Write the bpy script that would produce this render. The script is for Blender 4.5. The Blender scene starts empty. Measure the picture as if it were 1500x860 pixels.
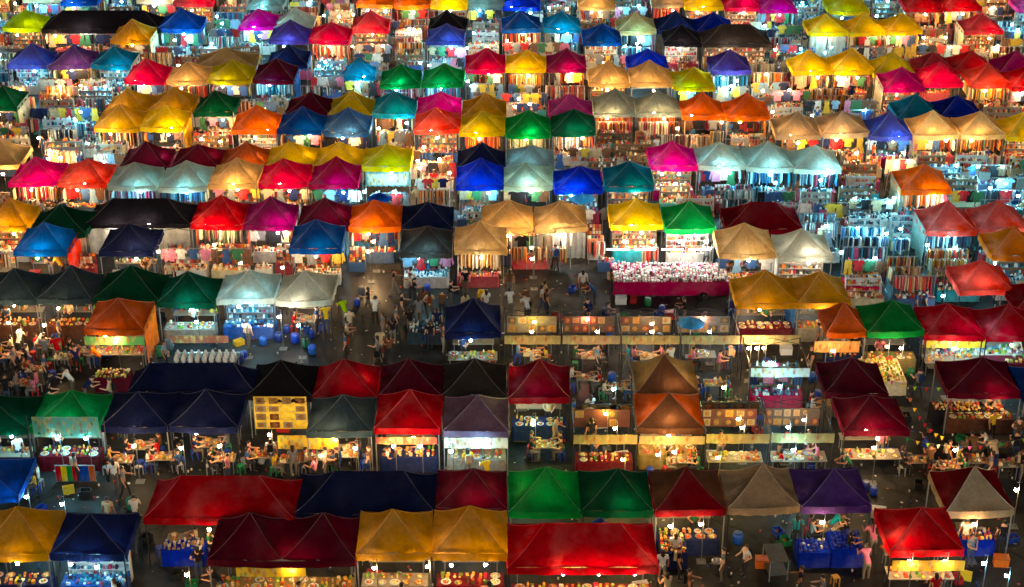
import bpy, math, random
from mathutils import Vector
random.seed(7)
R = math.radians
sc = bpy.context.scene
C = sc.collection

# ---------------------------------------------------------------- camera, sky, exposure
F_PX, PITCH, CAM_H = 2400.0, R(26.57), 40.8          # focal length in photo pixels (photo is 1500 px wide)
cam_d = bpy.data.cameras.new('camera'); cam = bpy.data.objects.new('camera', cam_d); C.objects.link(cam)
cam.location = (0, 0, CAM_H); cam.rotation_euler = (R(90) - PITCH, 0, 0)
cam_d.sensor_width = 36; cam_d.lens = 36 * F_PX / 1500; cam_d.clip_end = 4000; cam_d.clip_start = 1
sc.camera = cam
w = bpy.data.worlds.new('World'); sc.world = w; w.use_nodes = True
nt = w.node_tree; bgn = nt.nodes['Background']
sky = nt.nodes.new('ShaderNodeTexSky'); sky.sky_type = 'NISHITA'; sky.sun_disc = False
sky.sun_elevation = R(1.5); sky.sun_rotation = R(200); sky.air_density = 1.4; sky.dust_density = 2.0
nt.links.new(sky.outputs[0], bgn.inputs[0]); bgn.inputs[1].default_value = 0.03
sun_d = bpy.data.lights.new('sun', 'SUN'); sun_d.energy = 0.50; sun_d.angle = R(25); sun_d.color = (1, .88, .74)
sun = bpy.data.objects.new('sun', sun_d); C.objects.link(sun); sun.rotation_euler = (R(60), 0, R(6))
sc.view_settings.view_transform = 'Standard'; sc.view_settings.look = 'None'
sc.view_settings.exposure = 1.0; sc.view_settings.gamma = 1.0
cy_ = sc.cycles
cy_.use_denoising = True; cy_.max_bounces = 5; cy_.diffuse_bounces = 3; cy_.glossy_bounces = 2
cy_.transmission_bounces = 4; cy_.transparent_max_bounces = 4; cy_.sample_clamp_indirect = 4; cy_.sample_clamp_direct = 0
cy_.use_light_tree = True; cy_.caustics_reflective = False; cy_.caustics_refractive = False
LAMP_W = 100.0                                        # radiant power of a stall bulb

def ray(x, y):
    d = Vector((0, math.cos(PITCH), -math.sin(PITCH))) + Vector((1, 0, 0)) * ((x - 750) / F_PX) \
        + Vector((0, math.sin(PITCH), math.cos(PITCH))) * ((430 - y) / F_PX)
    return d
def at(x, y, z):                                     # the point of height z in the direction of a photo pixel
    d = ray(x, y); t = (z - CAM_H) / d.z
    return Vector((0, 0, CAM_H)) + d * t, F_PX / t   # point, pixels per metre there
REG = {1: (0, 0), 2: (375, 0), 3: (750, 0), 4: (1120, 0), 5: (0, 200), 6: (375, 200), 7: (750, 200), 8: (1120, 200),
       9: (0, 400), 10: (375, 400), 11: (750, 400), 12: (1120, 400), 13: (0, 620), 14: (375, 620), 15: (750, 620), 16: (1120, 620)}
def px(r, x, y):
    s = 3.908 if r < 13 else 3.584
    return REG[r][0] + x / s, REG[r][1] + y / s

# ---------------------------------------------------------------- colours and materials
def lin(c):
    return tuple(((v / 255) / 12.92 if v / 255 <= .04045 else ((v / 255 + .055) / 1.055) ** 2.4) for v in c)
PAL = {'lime': (165, 212, 16), 'yellow': (236, 196, 26), 'olive yellow': (190, 172, 18), 'gold': (214, 160, 48), 'tan': (224, 184, 122),
       'taupe': (182, 156, 124), 'orange': (238, 112, 36), 'coral': (236, 84, 74), 'red': (188, 26, 36), 'crimson': (208, 18, 72),
       'maroon': (98, 20, 42), 'plum': (132, 22, 84), 'magenta': (222, 24, 132), 'pink': (214, 74, 156), 'purple': (88, 60, 136),
       'indigo': (70, 70, 146), 'navy': (30, 38, 80), 'blue': (18, 72, 160), 'royal blue': (12, 44, 176), 'steel blue': (64, 108, 172),
       'teal': (16, 118, 150), 'dark green': (8, 74, 48), 'green': (14, 136, 60), 'silver': (198, 198, 178), 'grey': (142, 154, 148),
       'black': (34, 30, 36), 'charcoal': (66, 58, 54), 'rose': (190, 56, 72), 'mauve': (134, 104, 126), 'brown': (110, 76, 56),
       'slate': (52, 70, 84), 'mint': (176, 204, 176), 'khaki': (172, 140, 92), 'rust': (196, 96, 48), 'cream': (232, 218, 184),
       'dark red': (134, 20, 32), 'azure': (16, 104, 186), 'raspberry': (186, 18, 92), 'white': (226, 224, 216), 'sky blue': (90, 160, 210), 'turquoise': (40, 170, 175), 'beige': (200, 176, 140)}
def col4(name): return lin(PAL[name]) + (1.0,)

def newmat(name, rough=.8, metal=0.0, color=(.5, .5, .5)):
    m = bpy.data.materials.new(name); m.use_nodes = True
    b = m.node_tree.nodes['Principled BSDF']; b.inputs['Roughness'].default_value = rough; b.inputs['Metallic'].default_value = metal
    b.inputs['Base Color'].default_value = tuple(color) + (1,)
    return m, m.node_tree, b
def N(t, kind, **kw):
    n = t.nodes.new(kind)
    for k, v in kw.items(): setattr(n, k, v)
    return n
def noise_mul(t, src, scale, lo, hi, coord='Object', detail=4):
    tc = N(t, 'ShaderNodeTexCoord'); nz = N(t, 'ShaderNodeTexNoise'); nz.inputs['Scale'].default_value = scale; nz.inputs['Detail'].default_value = detail
    t.links.new(tc.outputs[coord], nz.inputs['Vector'])
    mr = N(t, 'ShaderNodeMapRange'); mr.inputs[1].default_value = .3; mr.inputs[2].default_value = .7; mr.inputs[3].default_value = lo; mr.inputs[4].default_value = hi
    t.links.new(nz.outputs[0], mr.inputs[0])
    mx = N(t, 'ShaderNodeVectorMath', operation='SCALE'); t.links.new(src, mx.inputs[0]); t.links.new(mr.outputs[0], mx.inputs['Scale'])
    return mx.outputs[0]
def fabric(name, trans=.4, rough=.75, lo=.72, hi=1.08, bump=.25, scale=1.3):
    m, t, b = newmat(name, rough)
    oi = N(t, 'ShaderNodeObjectInfo')
    c = noise_mul(t, noise_mul(t, oi.outputs['Color'], scale, lo, hi), scale * 5, .86, 1.06)
    hs = N(t, 'ShaderNodeHueSaturation'); tcf = N(t, 'ShaderNodeTexCoord'); nf_ = N(t, 'ShaderNodeTexNoise'); nf_.inputs['Scale'].default_value = .7; nf_.inputs['Detail'].default_value = 6
    t.links.new(tcf.outputs['Object'], nf_.inputs['Vector']); mf = N(t, 'ShaderNodeMapRange'); mf.inputs[1].default_value = .35; mf.inputs[2].default_value = .65; mf.inputs[3].default_value = 1.12; mf.inputs[4].default_value = .92
    t.links.new(nf_.outputs[0], mf.inputs[0]); t.links.new(mf.outputs[0], hs.inputs['Saturation']); t.links.new(c, hs.inputs['Color']); c = hs.outputs[0]
    t.links.new(c, b.inputs['Base Color']); b.inputs['Specular IOR Level'].default_value = .12
    tr = N(t, 'ShaderNodeBsdfTranslucent'); t.links.new(c, tr.inputs[0])
    tc = N(t, 'ShaderNodeTexCoord'); mp = N(t, 'ShaderNodeMapping'); mp.inputs['Scale'].default_value = (3.2, .9, .9)
    nz = N(t, 'ShaderNodeTexNoise'); nz.inputs['Scale'].default_value = 2.2; nz.inputs['Detail'].default_value = 5
    t.links.new(tc.outputs['Object'], mp.inputs[0]); t.links.new(mp.outputs[0], nz.inputs['Vector'])
    bp = N(t, 'ShaderNodeBump'); bp.inputs['Strength'].default_value = bump; bp.inputs['Distance'].default_value = .08
    t.links.new(nz.outputs[0], bp.inputs['Height']); t.links.new(bp.outputs[0], b.inputs['Normal']); t.links.new(bp.outputs[0], tr.inputs['Normal'])
    mx = N(t, 'ShaderNodeMixShader'); mx.inputs[0].default_value = trans
    t.links.new(b.outputs[0], mx.inputs[1]); t.links.new(tr.outputs[0], mx.inputs[2])
    t.links.new(mx.outputs[0], t.nodes['Material Output'].inputs[0])
    return m
M = {}
M['canopy'] = fabric('canopy_fabric', .4, .9, .72, 1.12, .6)
M['cloth'] = fabric('cloth', .12, .9, .7, 1.1, .4, 4)
M['curtain'] = fabric('curtain_cloth', .35, .9, .7, 1.1, .5, 3)
def objcol(name, rough, metal=0, lo=.8, hi=1.1, scale=6):
    m, t, b = newmat(name, rough, metal); oi = N(t, 'ShaderNodeObjectInfo')
    t.links.new(noise_mul(t, oi.outputs['Color'], scale, lo, hi), b.inputs['Base Color']); return m
M['paint'] = objcol('painted_surface', .5)
M['metal'] = objcol('powder_coated_steel', .4, .3)
M['steel'] = objcol('stainless_steel', .28, .9)
M['wood'] = objcol('wood_board', .6, 0, .6, 1.15, 9)
m, t, b = newmat('goods', .55); a_ = N(t, 'ShaderNodeVertexColor'); a_.layer_name = 'col'
t.links.new(noise_mul(t, a_.outputs[0], 9, .75, 1.12), b.inputs['Base Color']); M['goods'] = m
m, t, b = newmat('printed_banner', .6)               # blurred lettering and food pictures: soft patches of print over the banner's own colour
oi = N(t, 'ShaderNodeObjectInfo'); tc = N(t, 'ShaderNodeTexCoord'); mp = N(t, 'ShaderNodeMapping'); mp.inputs['Scale'].default_value = (6, 3, 3.2)
t.links.new(tc.outputs['Object'], mp.inputs[0]); vo = N(t, 'ShaderNodeTexVoronoi'); vo.feature = 'SMOOTH_F1'; vo.inputs['Scale'].default_value = 1.0
t.links.new(mp.outputs[0], vo.inputs['Vector']); mx = N(t, 'ShaderNodeMix', data_type='RGBA')
rp = N(t, 'ShaderNodeValToRGB'); rp.color_ramp.elements[0].color = lin((176, 84, 44)) + (1,); rp.color_ramp.elements[1].color = lin((64, 124, 70)) + (1,)
e = rp.color_ramp.elements.new(.5); e.color = lin((206, 190, 120)) + (1,)
sp = N(t, 'ShaderNodeSeparateColor'); t.links.new(vo.outputs['Color'], sp.inputs[0]); t.links.new(sp.outputs[0], rp.inputs[0])
mr = N(t, 'ShaderNodeMapRange'); mr.inputs[1].default_value = .5; mr.inputs[2].default_value = .25; mr.inputs[3].default_value = .1; mr.inputs[4].default_value = .85
t.links.new(vo.outputs['Distance'], mr.inputs[0]); t.links.new(mr.outputs[0], mx.inputs[0]); t.links.new(oi.outputs['Color'], mx.inputs[6]); t.links.new(rp.outputs[0], mx.inputs[7])
t.links.new(mx.outputs[2], b.inputs['Base Color']); tr = N(t, 'ShaderNodeBsdfTranslucent'); t.links.new(mx.outputs[2], tr.inputs[0])
ms = N(t, 'ShaderNodeMixShader'); ms.inputs[0].default_value = .3; t.links.new(b.outputs[0], ms.inputs[1]); t.links.new(tr.outputs[0], ms.inputs[2])
t.links.new(ms.outputs[0], t.nodes['Material Output'].inputs[0]); M['banner'] = m
m, t, b = newmat('dish_photo', .45)                  # a plate of food printed on a card
tc = N(t, 'ShaderNodeTexCoord'); vm = N(t, 'ShaderNodeVectorMath', operation='LENGTH'); ofs = N(t, 'ShaderNodeVectorMath', operation='ADD'); oj = N(t, 'ShaderNodeObjectInfo'); ms_ = N(t, 'ShaderNodeMath', operation='MULTIPLY_ADD'); ms_.inputs[1].default_value = .16; ms_.inputs[2].default_value = -.08; t.links.new(oj.outputs['Random'], ms_.inputs[0]); cxyz = N(t, 'ShaderNodeCombineXYZ'); t.links.new(ms_.outputs[0], cxyz.inputs[0]); t.links.new(tc.outputs['Object'], ofs.inputs[0]); t.links.new(cxyz.outputs[0], ofs.inputs[1]); t.links.new(ofs.outputs[0], vm.inputs[0])
nz = N(t, 'ShaderNodeTexNoise'); nz.inputs['Scale'].default_value = 14; rp = N(t, 'ShaderNodeValToRGB')
for p_, c_ in ((.4, (96, 44, 24)), (.5, (150, 90, 46)), (.58, (84, 96, 40))):
    e = rp.color_ramp.elements.new(p_); e.color = lin(c_) + (1,)
rp.color_ramp.elements[0].color = lin((90, 30, 20)) + (1,); rp.color_ramp.elements[-1].color = lin((240, 220, 180)) + (1,)
t.links.new(tc.outputs['Object'], nz.inputs['Vector']); t.links.new(nz.outputs[0], rp.inputs[0])
mr = N(t, 'ShaderNodeMapRange'); mr.inputs[1].default_value = .12; mr.inputs[2].default_value = .19; t.links.new(vm.outputs['Value'], mr.inputs[0])
mx = N(t, 'ShaderNodeMix', data_type='RGBA'); t.links.new(mr.outputs[0], mx.inputs[0]); t.links.new(rp.outputs[0], mx.inputs[6])
oi = N(t, 'ShaderNodeObjectInfo'); t.links.new(oi.outputs['Color'], mx.inputs[7]); t.links.new(mx.outputs[2], b.inputs['Base Color']); M['dish'] = m
m, t, b = newmat('asphalt_ground', .55); b.inputs['Specular IOR Level'].default_value = .18
tc = N(t, 'ShaderNodeTexCoord'); n1 = N(t, 'ShaderNodeTexNoise'); n1.inputs['Scale'].default_value = .25; n1.inputs['Detail'].default_value = 8
n2 = N(t, 'ShaderNodeTexNoise'); n2.inputs['Scale'].default_value = 18; n2.inputs['Detail'].default_value = 6
t.links.new(tc.outputs['Object'], n1.inputs['Vector']); t.links.new(tc.outputs['Object'], n2.inputs['Vector'])
rp = N(t, 'ShaderNodeValToRGB'); rp.color_ramp.elements[0].position = .35; rp.color_ramp.elements[1].position = .7
rp.color_ramp.elements[0].color = (.009, .01, .012, 1); rp.color_ramp.elements[1].color = (.04, .036, .032, 1); t.links.new(n1.outputs[0], rp.inputs[0])
cb = noise_mul(t, noise_mul(t, rp.outputs[0], 22, .6, 1.3), 1.1, .45, 1.4)
vc = N(t, 'ShaderNodeTexVoronoi'); vc.feature = 'DISTANCE_TO_EDGE'; vc.inputs['Scale'].default_value = .33; nd = N(t, 'ShaderNodeTexNoise'); nd.inputs['Scale'].default_value = .9; nd.inputs['Detail'].default_value = 5
vd = N(t, 'ShaderNodeMix', data_type='VECTOR'); vd.inputs[0].default_value = .5; t.links.new(tc.outputs['Object'], nd.inputs['Vector']); t.links.new(tc.outputs['Object'], vd.inputs[4]); t.links.new(nd.outputs['Color'], vd.inputs[5]); t.links.new(vd.outputs[1], vc.inputs['Vector'])
mc_ = N(t, 'ShaderNodeMapRange'); mc_.inputs[1].default_value = .0; mc_.inputs[2].default_value = .02; mc_.inputs[3].default_value = .35; mc_.inputs[4].default_value = 1; t.links.new(vc.outputs['Distance'], mc_.inputs[0])
sc_ = N(t, 'ShaderNodeVectorMath', operation='SCALE'); t.links.new(cb, sc_.inputs[0]); t.links.new(mc_.outputs[0], sc_.inputs['Scale']); t.links.new(sc_.outputs[0], b.inputs['Base Color'])
mr = N(t, 'ShaderNodeMapRange'); mr.inputs[1].default_value = .4; mr.inputs[2].default_value = .65; mr.inputs[3].default_value = .42; mr.inputs[4].default_value = .9
t.links.new(n1.outputs[0], mr.inputs[0]); t.links.new(mr.outputs[0], b.inputs['Roughness'])
bp = N(t, 'ShaderNodeBump'); bp.inputs['Strength'].default_value = .35; bp.inputs['Distance'].default_value = .02
t.links.new(n2.outputs[0], bp.inputs['Height']); t.links.new(bp.outputs[0], b.inputs['Normal']); M['ground'] = m
LC = {'w': (1, .62, .26), 'c': (.22, .76, .92), 'n': (1, .9, .74), 'y': (1, .72, .10), 'g': (.62, 1, .22), 'r': (1, .34, .22)}
LPOW = {'y': .5, 'g': .4, 'r': .45}
LC['v'] = (1, .64, .28); LC['k'] = (.28, .75, .96); LC['m'] = (1, .9, .74); LPOW.update(v=.5, k=.55, m=.5)   # weaker bulbs: the food court and those added inside tents
LN = {'v': 'soft warm', 'k': 'soft cool', 'm': 'soft white', 'w': 'warm', 'c': 'cool white', 'n': 'white', 'y': 'amber', 'g': 'greenish', 'r': 'reddish'}
BULB_R = .07
for k, c_ in LC.items():
    m = bpy.data.materials.new('bulb_' + LN[k].replace(' ', '_')); m.use_nodes = True; t = m.node_tree; t.nodes.clear()
    em = N(t, 'ShaderNodeEmission'); em.inputs[0].default_value = c_ + (1,)
    em.inputs[1].default_value = LAMP_W * LPOW.get(k, 1) / (math.pi * 4 * math.pi * BULB_R ** 2)
    o_ = N(t, 'ShaderNodeOutputMaterial'); t.links.new(em.outputs[0], o_.inputs[0]); m.cycles.emission_sampling = 'FRONT'; M['b' + k] = m
m = bpy.data.materials.new('lit_tube'); m.use_nodes = True; t = m.node_tree; t.nodes.clear()
em = N(t, 'ShaderNodeEmission'); em.inputs[0].default_value = (.9, .97, 1, 1); em.inputs[1].default_value = 32
o_ = N(t, 'ShaderNodeOutputMaterial'); t.links.new(em.outputs[0], o_.inputs[0]); M['tube'] = m
def randramp(name, cols, rough=.85):
    m, t, b = newmat(name, rough); oi = N(t, 'ShaderNodeObjectInfo'); rp = N(t, 'ShaderNodeValToRGB'); rp.color_ramp.interpolation = 'CONSTANT'
    els = rp.color_ramp.elements
    while len(els) < len(cols): els.new(.5)
    for i, c_ in enumerate(cols): els[i].position = i / len(cols); els[i].color = lin(c_) + (1,)
    t.links.new(oi.outputs['Random'], rp.inputs[0]); t.links.new(rp.outputs[0], b.inputs['Base Color']); return m
M['skin'] = randramp('skin', [(206, 150, 116), (186, 128, 94), (222, 172, 138), (160, 106, 76)], .6)
M['trousers'] = randramp('trousers', [(32, 36, 52), (50, 62, 92), (26, 24, 26), (96, 84, 70), (44, 44, 48), (120, 112, 100)])
M['hair'] = randramp('hair', [(20, 16, 16), (34, 22, 16), (18, 18, 22), (60, 36, 22)], .5)
M['shoe'] = newmat('shoe', .6, 0, (.05, .045, .04))[0]

# ---------------------------------------------------------------- mesh helpers
def mesh(name, V, Fc, mat=None, smooth=False, cols=None):
    me = bpy.data.meshes.new(name); me.from_pydata(V, [], Fc)
    if mat: me.materials.append(mat)
    if smooth: me.polygons.foreach_set('use_smooth', [True] * len(Fc))
    if cols:
        ca = me.color_attributes.new('col', 'FLOAT_COLOR', 'POINT'); ca.data.foreach_set('color', [x for c_ in cols for x in c_])
    me.update(); return me
def link(name, me, parent=None, loc=(0, 0, 0), rot=(0, 0, 0), scale=(1, 1, 1), color=None):
    o = bpy.data.objects.new(name, me); C.objects.link(o); o.location = loc; o.rotation_euler = rot; o.scale = scale
    if parent: o.parent = parent
    if color: o.color = color
    return o
def tag(o, label, cat, group=None, kind=None):
    o['label'] = label; o['category'] = cat
    if group: o['group'] = group
    if kind: o['kind'] = kind
    return o
def empty(name, loc, rz=0):
    return link(name, None, None, loc, (0, 0, rz))
BF = [(0, 3, 2, 1), (4, 5, 6, 7), (0, 1, 5, 4), (1, 2, 6, 5), (2, 3, 7, 6), (3, 0, 4, 7)]
class MB:                                            # collects shapes of one mesh, each with its own colour
    def __init__(s): s.v = []; s.f = []; s.c = []
    def add(s, V, Fc, c):
        n = len(s.v); s.v += V; s.f += [tuple(i + n for i in f) for f in Fc]; s.c += [tuple(c) + (1,) if len(c) == 3 else c] * len(V)
    def box(s, x, y, z, sx, sy, sz, c=(.5, .5, .5), rz=0, taper=1.0):   # z is the base
        cs, sn = math.cos(rz), math.sin(rz); V = []
        for dz, k in ((0, 1), (sz, taper)):
            for a, b_ in ((-1, -1), (1, -1), (1, 1), (-1, 1)):
                dx, dy = a * sx / 2 * k, b_ * sy / 2 * k; V.append((x + dx * cs - dy * sn, y + dx * sn + dy * cs, z + dz))
        s.add(V, BF, c)
    def lathe(s, x, y, z, prof, c=(.5, .5, .5), n=8):
        V = []; Fc = []
        for r_, h in prof:
            for i in range(n): a = 2 * math.pi * i / n; V.append((x + r_ * math.cos(a), y + r_ * math.sin(a), z + h))
        for j in range(len(prof) - 1):
            for i in range(n): k = (i + 1) % n; Fc.append((j * n + i, j * n + k, (j + 1) * n + k, (j + 1) * n + i))
        Fc.append(tuple(range((len(prof) - 1) * n, len(prof) * n))); Fc.append(tuple(reversed(range(n))))
        s.add(V, Fc, c)
    def bar(s, a, b_, r_=.015, c=(.5, .5, .5), n=4):
        a, b_ = Vector(a), Vector(b_); d = (b_ - a).normalized(); u = d.orthogonal().normalized(); v = d.cross(u); V = []
        for p in (a, b_):
            for i in range(n): an = 2 * math.pi * (i + .5) / n; V.append(tuple(p + (u * math.cos(an) + v * math.sin(an)) * r_))
        Fc = [(i, (i + 1) % n, n + (i + 1) % n, n + i) for i in range(n)] + [tuple(reversed(range(n))), tuple(range(n, 2 * n))]
        s.add(V, Fc, c)
    def ball(s, x, y, z, r_, c, flat=1.0, n=6):
        s.lathe(x, y, z, [(r_ * .45, 0), (r_, r_ * .55 * flat), (r_ * .85, r_ * 1.2 * flat), (r_ * .3, r_ * 1.6 * flat)], c, n)
    def mesh(s, name, mat, smooth=False): return mesh(name, s.v, s.f, mat, smooth, s.c)
def one(fn, name, mat, smooth=False):
    b_ = MB(); fn(b_); return b_.mesh(name, mat, smooth)
UNIT_BOX = {k: one(lambda b_: b_.box(0, 0, 0, 1, 1, 1), 'panel_' + k, M[k]) for k in ('paint', 'metal', 'wood', 'cloth', 'banner', 'curtain', 'steel')}
def boxpart(name, parent, x, y, z, sx, sy, sz, color, mat='paint', rot=(0, 0, 0)):
    return link(name, UNIT_BOX[mat], parent, (x, y, z), rot, (sx, sy, sz), color)

# ---------------------------------------------------------------- ground
def ground():
    V = [(-1500, -1500, 0), (1500, -1500, 0), (1500, 3000, 0), (-1500, 3000, 0)]
    o = link('ground', mesh('ground', V, [(0, 1, 2, 3)], M['ground'])); o['kind'] = 'structure'; o['label'] = 'dark worn asphalt of the market ground'; return o
ground()

# ---------------------------------------------------------------- tents: data read off the photograph
# F region xl xr y_of_valance_bottom colour content lamp | A region apex_x apex_y colour   (zoom coordinates of each region)
TENTS = '''
F 1 -170 32 20 tan g w
F 1 130 342 24 cream c c
F 1 345 560 32 blue c c
F 1 990 1215 42 rose g w
F 1 780 985 22 cream g n
F 2 -55 155 52 grey g c
F 2 575 785 46 orange g w
F 2 790 995 48 orange c w
F 2 1000 1210 54 yellow c n
F 2 1213 1422 50 grey c c
F 3 -52 163 58 royal_blue c c
F 3 380 592 56 tan c w
F 3 800 988 48 taupe r w
F 3 990 1212 58 yellow g w
F 3 1215 1430 60 crimson g n
F 4 -32 188 74 magenta c c
F 4 365 602 88 yellow g c
F 4 805 1020 72 red c w
F 4 1022 1245 68 red c w
F 4 1452 1680 76 pink g c
F 1 15 232 180 lime g w
F 1 238 925 190 black c n ridge=1
F 1 632 860 252 gold g w side=R
F 1 905 1150 188 blue c c
F 2 -100 118 172 magenta c c
A 2 215 58 silver
F 2 72 302 250 purple g c
F 2 302 535 255 crimson c w
F 2 542 757 190 rose g w
A 2 1095 85 black
F 2 975 1192 265 indigo g c
F 3 -60 165 186 blue c w
F 3 178 395 186 teal g c
F 3 405 628 262 blue g w
F 3 602 826 200 tan c c
A 3 935 72 navy
A 3 1160 75 royal_blue
F 3 870 1090 270 black g n
F 3 1095 1485 272 charcoal g n ridge=1
F 4 252 478 210 yellow w c
F 4 482 690 206 yellow c w
F 4 692 905 202 yellow c w
F 4 1145 1368 205 rose g w side=L
F 1 38 275 394 indigo g c
F 1 280 516 398 purple c w
F 1 522 752 394 teal g c side=R sc=silver
A 1 1295 262 tan w=340
F 1 712 945 480 crimson c w
F 1 950 1186 490 tan c w
F 1 1190 1436 487 olive_yellow c n
A 2 175 275 navy
F 2 -18 220 476 maroon c c side=R sc=steel_blue
F 2 500 680 460 teal g c d=2
F 2 706 940 502 green r c
F 2 948 1190 502 green r c
F 2 1195 1428 415 crimson c w
F 2 1430 1662 425 yellow c w
F 3 197 428 415 plum c w
F 3 440 674 500 tan g w
A 3 780 283 royal_blue
F 3 678 920 500 tan c w
F 3 922 1162 515 yellow c c
F 3 1136 1370 430 purple c c
F 4 160 388 432 yellow c w
F 4 390 628 432 yellow c w
A 4 735 305 olive_yellow
F 4 682 920 525 magenta g w side=L sc=silver
A 4 970 302 crimson
F 4 880 1100 435 rose c y
A 4 1205 306 red
F 4 1178 1406 508 coral c w
A 4 1442 300 magenta
F 4 1410 1640 524 red c w
F 1 -125 102 640 dark_green g w side=R sc=silver
A 1 735 508 gold
A 1 985 508 gold
F 1 538 796 752 gold c n
F 1 800 1050 752 yellow c n side=R sc=gold
F 1 1108 1340 670 dark_green s w
F 1 1322 1585 775 orange g w
A 2 300 533 maroon
A 2 545 528 yellow
F 2 120 380 772 blue c w
F 2 386 650 775 steel_blue s w
F 2 664 908 675 teal c w
A 2 1045 538 magenta
F 2 900 1165 772 coral g w
A 2 1305 540 gold
F 2 1166 1425 786 olive_yellow c w
F 2 1426 1688 786 green c n
A 3 335 538 pink
F 3 226 480 786 dark_green c n
F 3 468 708 668 grey r w
F 3 714 970 668 grey r w
F 3 978 1222 686 orange c w
F 3 1226 1478 686 orange c w
F 4 65 325 800 taupe g w
F 4 330 600 786 taupe g w
A 4 880 550 teal
A 4 1140 585 royal_blue
F 4 602 848 802 indigo g c
F 4 850 1115 792 tan c w
F 4 1120 1380 796 tan c w
F 4 1384 1650 806 yellow g w
A 5 0 10 tan
F 5 46 328 290 magenta c w
F 5 332 610 295 coral c w
A 5 835 28 maroon
A 5 1130 34 maroon
A 5 1400 28 rust
F 5 612 893 308 silver c c
F 5 900 1188 308 silver c c
F 5 1192 1476 300 tan s w
A 6 200 28 yellow
A 6 472 28 yellow
F 6 602 885 195 yellow p c
F 6 12 298 302 crimson s w
F 6 302 585 308 crimson s c
A 6 1290 38 navy
F 6 1142 1420 312 royal_blue c c
A 7 105 52 grey
F 7 -68 237 310 mint c c
F 7 243 520 326 royal_blue g c
F 7 532 815 312 teal g w
F 7 790 1065 200 magenta g w
F 7 1062 1335 196 silver c c
F 7 1340 1616 202 silver c c
F 8 165 442 210 silver c c
F 8 780 1072 335 orange c n side=L sc=taupe
F 5 -95 160 540 gold g w
A 5 365 358 dark_green w=330
F 5 78 385 685 azure f n side=R sc=coral
F 5 482 1095 522 black w n ridge=1 val=.25
F 5 566 880 686 navy f w
F 5 1090 1390 526 red c w
F 6 -74 215 542 plum c n
A 6 390 368 maroon
F 6 186 490 670 blue s w
F 6 526 832 546 orange c w
A 6 980 372 navy
F 6 820 1120 686 charcoal g c
F 6 1132 1436 682 tan c n
F 7 -176 122 556 tan c w
F 7 130 432 552 tan w n
F 7 562 865 542 yellow g n
F 7 876 1168 552 green g n
A 7 1430 372 dark_red w=440 ridge=1
F 7 1182 1510 700 tan g n
F 8 76 392 716 silver g n side=L sc=white
F 8 920 1215 566 coral c c side=L sc=grey
F 8 1218 1510 560 coral c c
F 8 1298 1600 710 orange g c
F 9 -100 214 186 slate f w
F 9 216 530 186 slate f w
A 9 745 -28 dark_green w=370
F 9 482 824 346 rust f w side=R sc=orange
F 9 902 1230 206 dark_green f c
F 9 1238 1572 188 silver g c
F 10 112 440 184 silver d n
F 10 1076 1400 376 navy f c
F 11 1282 1644 204 gold f w
F 12 180 496 200 gold f w side=L sc=steel_blue
F 12 352 584 362 rust f w d=2.4
F 12 582 910 376 green f w
A 12 1300 8 coral
A 12 1590 40 red
F 12 922 1256 392 red f c
F 12 1260 1600 396 red f c
A 9 1090 530 navy w=720 ridge=1 d=2.0
F 13 -330 150 58 dark_green f c
F 13 155 520 58 green f c
F 13 530 884 44 navy d w
F 13 887 1252 44 navy d w
A 10 150 492 black
A 10 515 498 dark_red
A 10 885 498 maroon
A 10 1250 488 charcoal
F 14 262 612 72 slate d w
F 14 620 968 62 red f w
F 14 978 1328 72 mauve f c
F 11 -20 336 752 dark_red f c
A 11 885 513 khaki front=brown
F 15 655 1012 48 rust f w front=brown
A 12 510 492 maroon
F 16 410 762 68 maroon f w
F 12 1050 1480 712 maroon f w
A 12 1640 515 blue
F 13 -380 96 410 blue n 0
F 13 -120 256 724 gold f w
F 13 262 658 722 navy g c
F 13 755 1548 540 red d w ridge=1
F 13 1088 1870 750 maroon f w ridge=2
A 14 580 255 navy w=740 ridge=1
F 14 520 918 728 gold f w
F 14 921 1320 728 gold f w
A 14 1130 232 maroon
A 15 170 242 green
A 15 545 242 dark_green
F 15 -28 772 786 red f w ridge=1
F 15 745 1122 490 brown f w front=dark_red
F 15 1126 1510 478 taupe n 0
F 16 185 560 472 purple d w
F 16 945 1306 492 dark_red d w front=taupe
F 16 650 1046 692 red f w
'''
EAVE, RISE, VAL = 2.4, 1.08, .32
T = []
for ln in TENTS.strip().splitlines():
    p = ln.split(); kind, r = p[0], int(p[1]); opt = dict(q.split('=') for q in p if '=' in q); p = [q for q in p if '=' not in q]
    dd = float(opt.get('d', 3.0)); val = float(opt.get('val', VAL))
    if kind == 'F':
        xl, xr, yb = map(float, p[2:5]); c_ = p[5].replace('_', ' '); con, lamp = p[6], p[7]
        a, _ = at(*px(r, xl, yb), EAVE - val); b_, ppm = at(*px(r, xr, yb), EAVE - val)
        ww = b_.x - a.x; cx, cyy = (a.x + b_.x) / 2, a.y + dd / 2
    else:
        x, y = float(p[2]), float(p[3]); c_ = p[4].replace('_', ' '); con, lamp = 'n', '0'
        a, ppm = at(*px(r, x, y), EAVE + RISE); ww = 3.0
        if 'w' in opt: ww = float(opt['w']) / (3.908 if r < 13 else 3.584) / ppm
        cx, cyy = a.x, a.y
    T.append(dict(kind=kind, x=cx, y=cyy, w=ww, d=dd, col=c_, con=con, lamp=lamp, ridge=int(opt.get('ridge', 0)), val=val, r=r, front=opt.get('front', '').replace('_', ' '), side=opt.get('side', ''), sc=opt.get('sc', 'cream').replace('_', ' ')))
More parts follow.
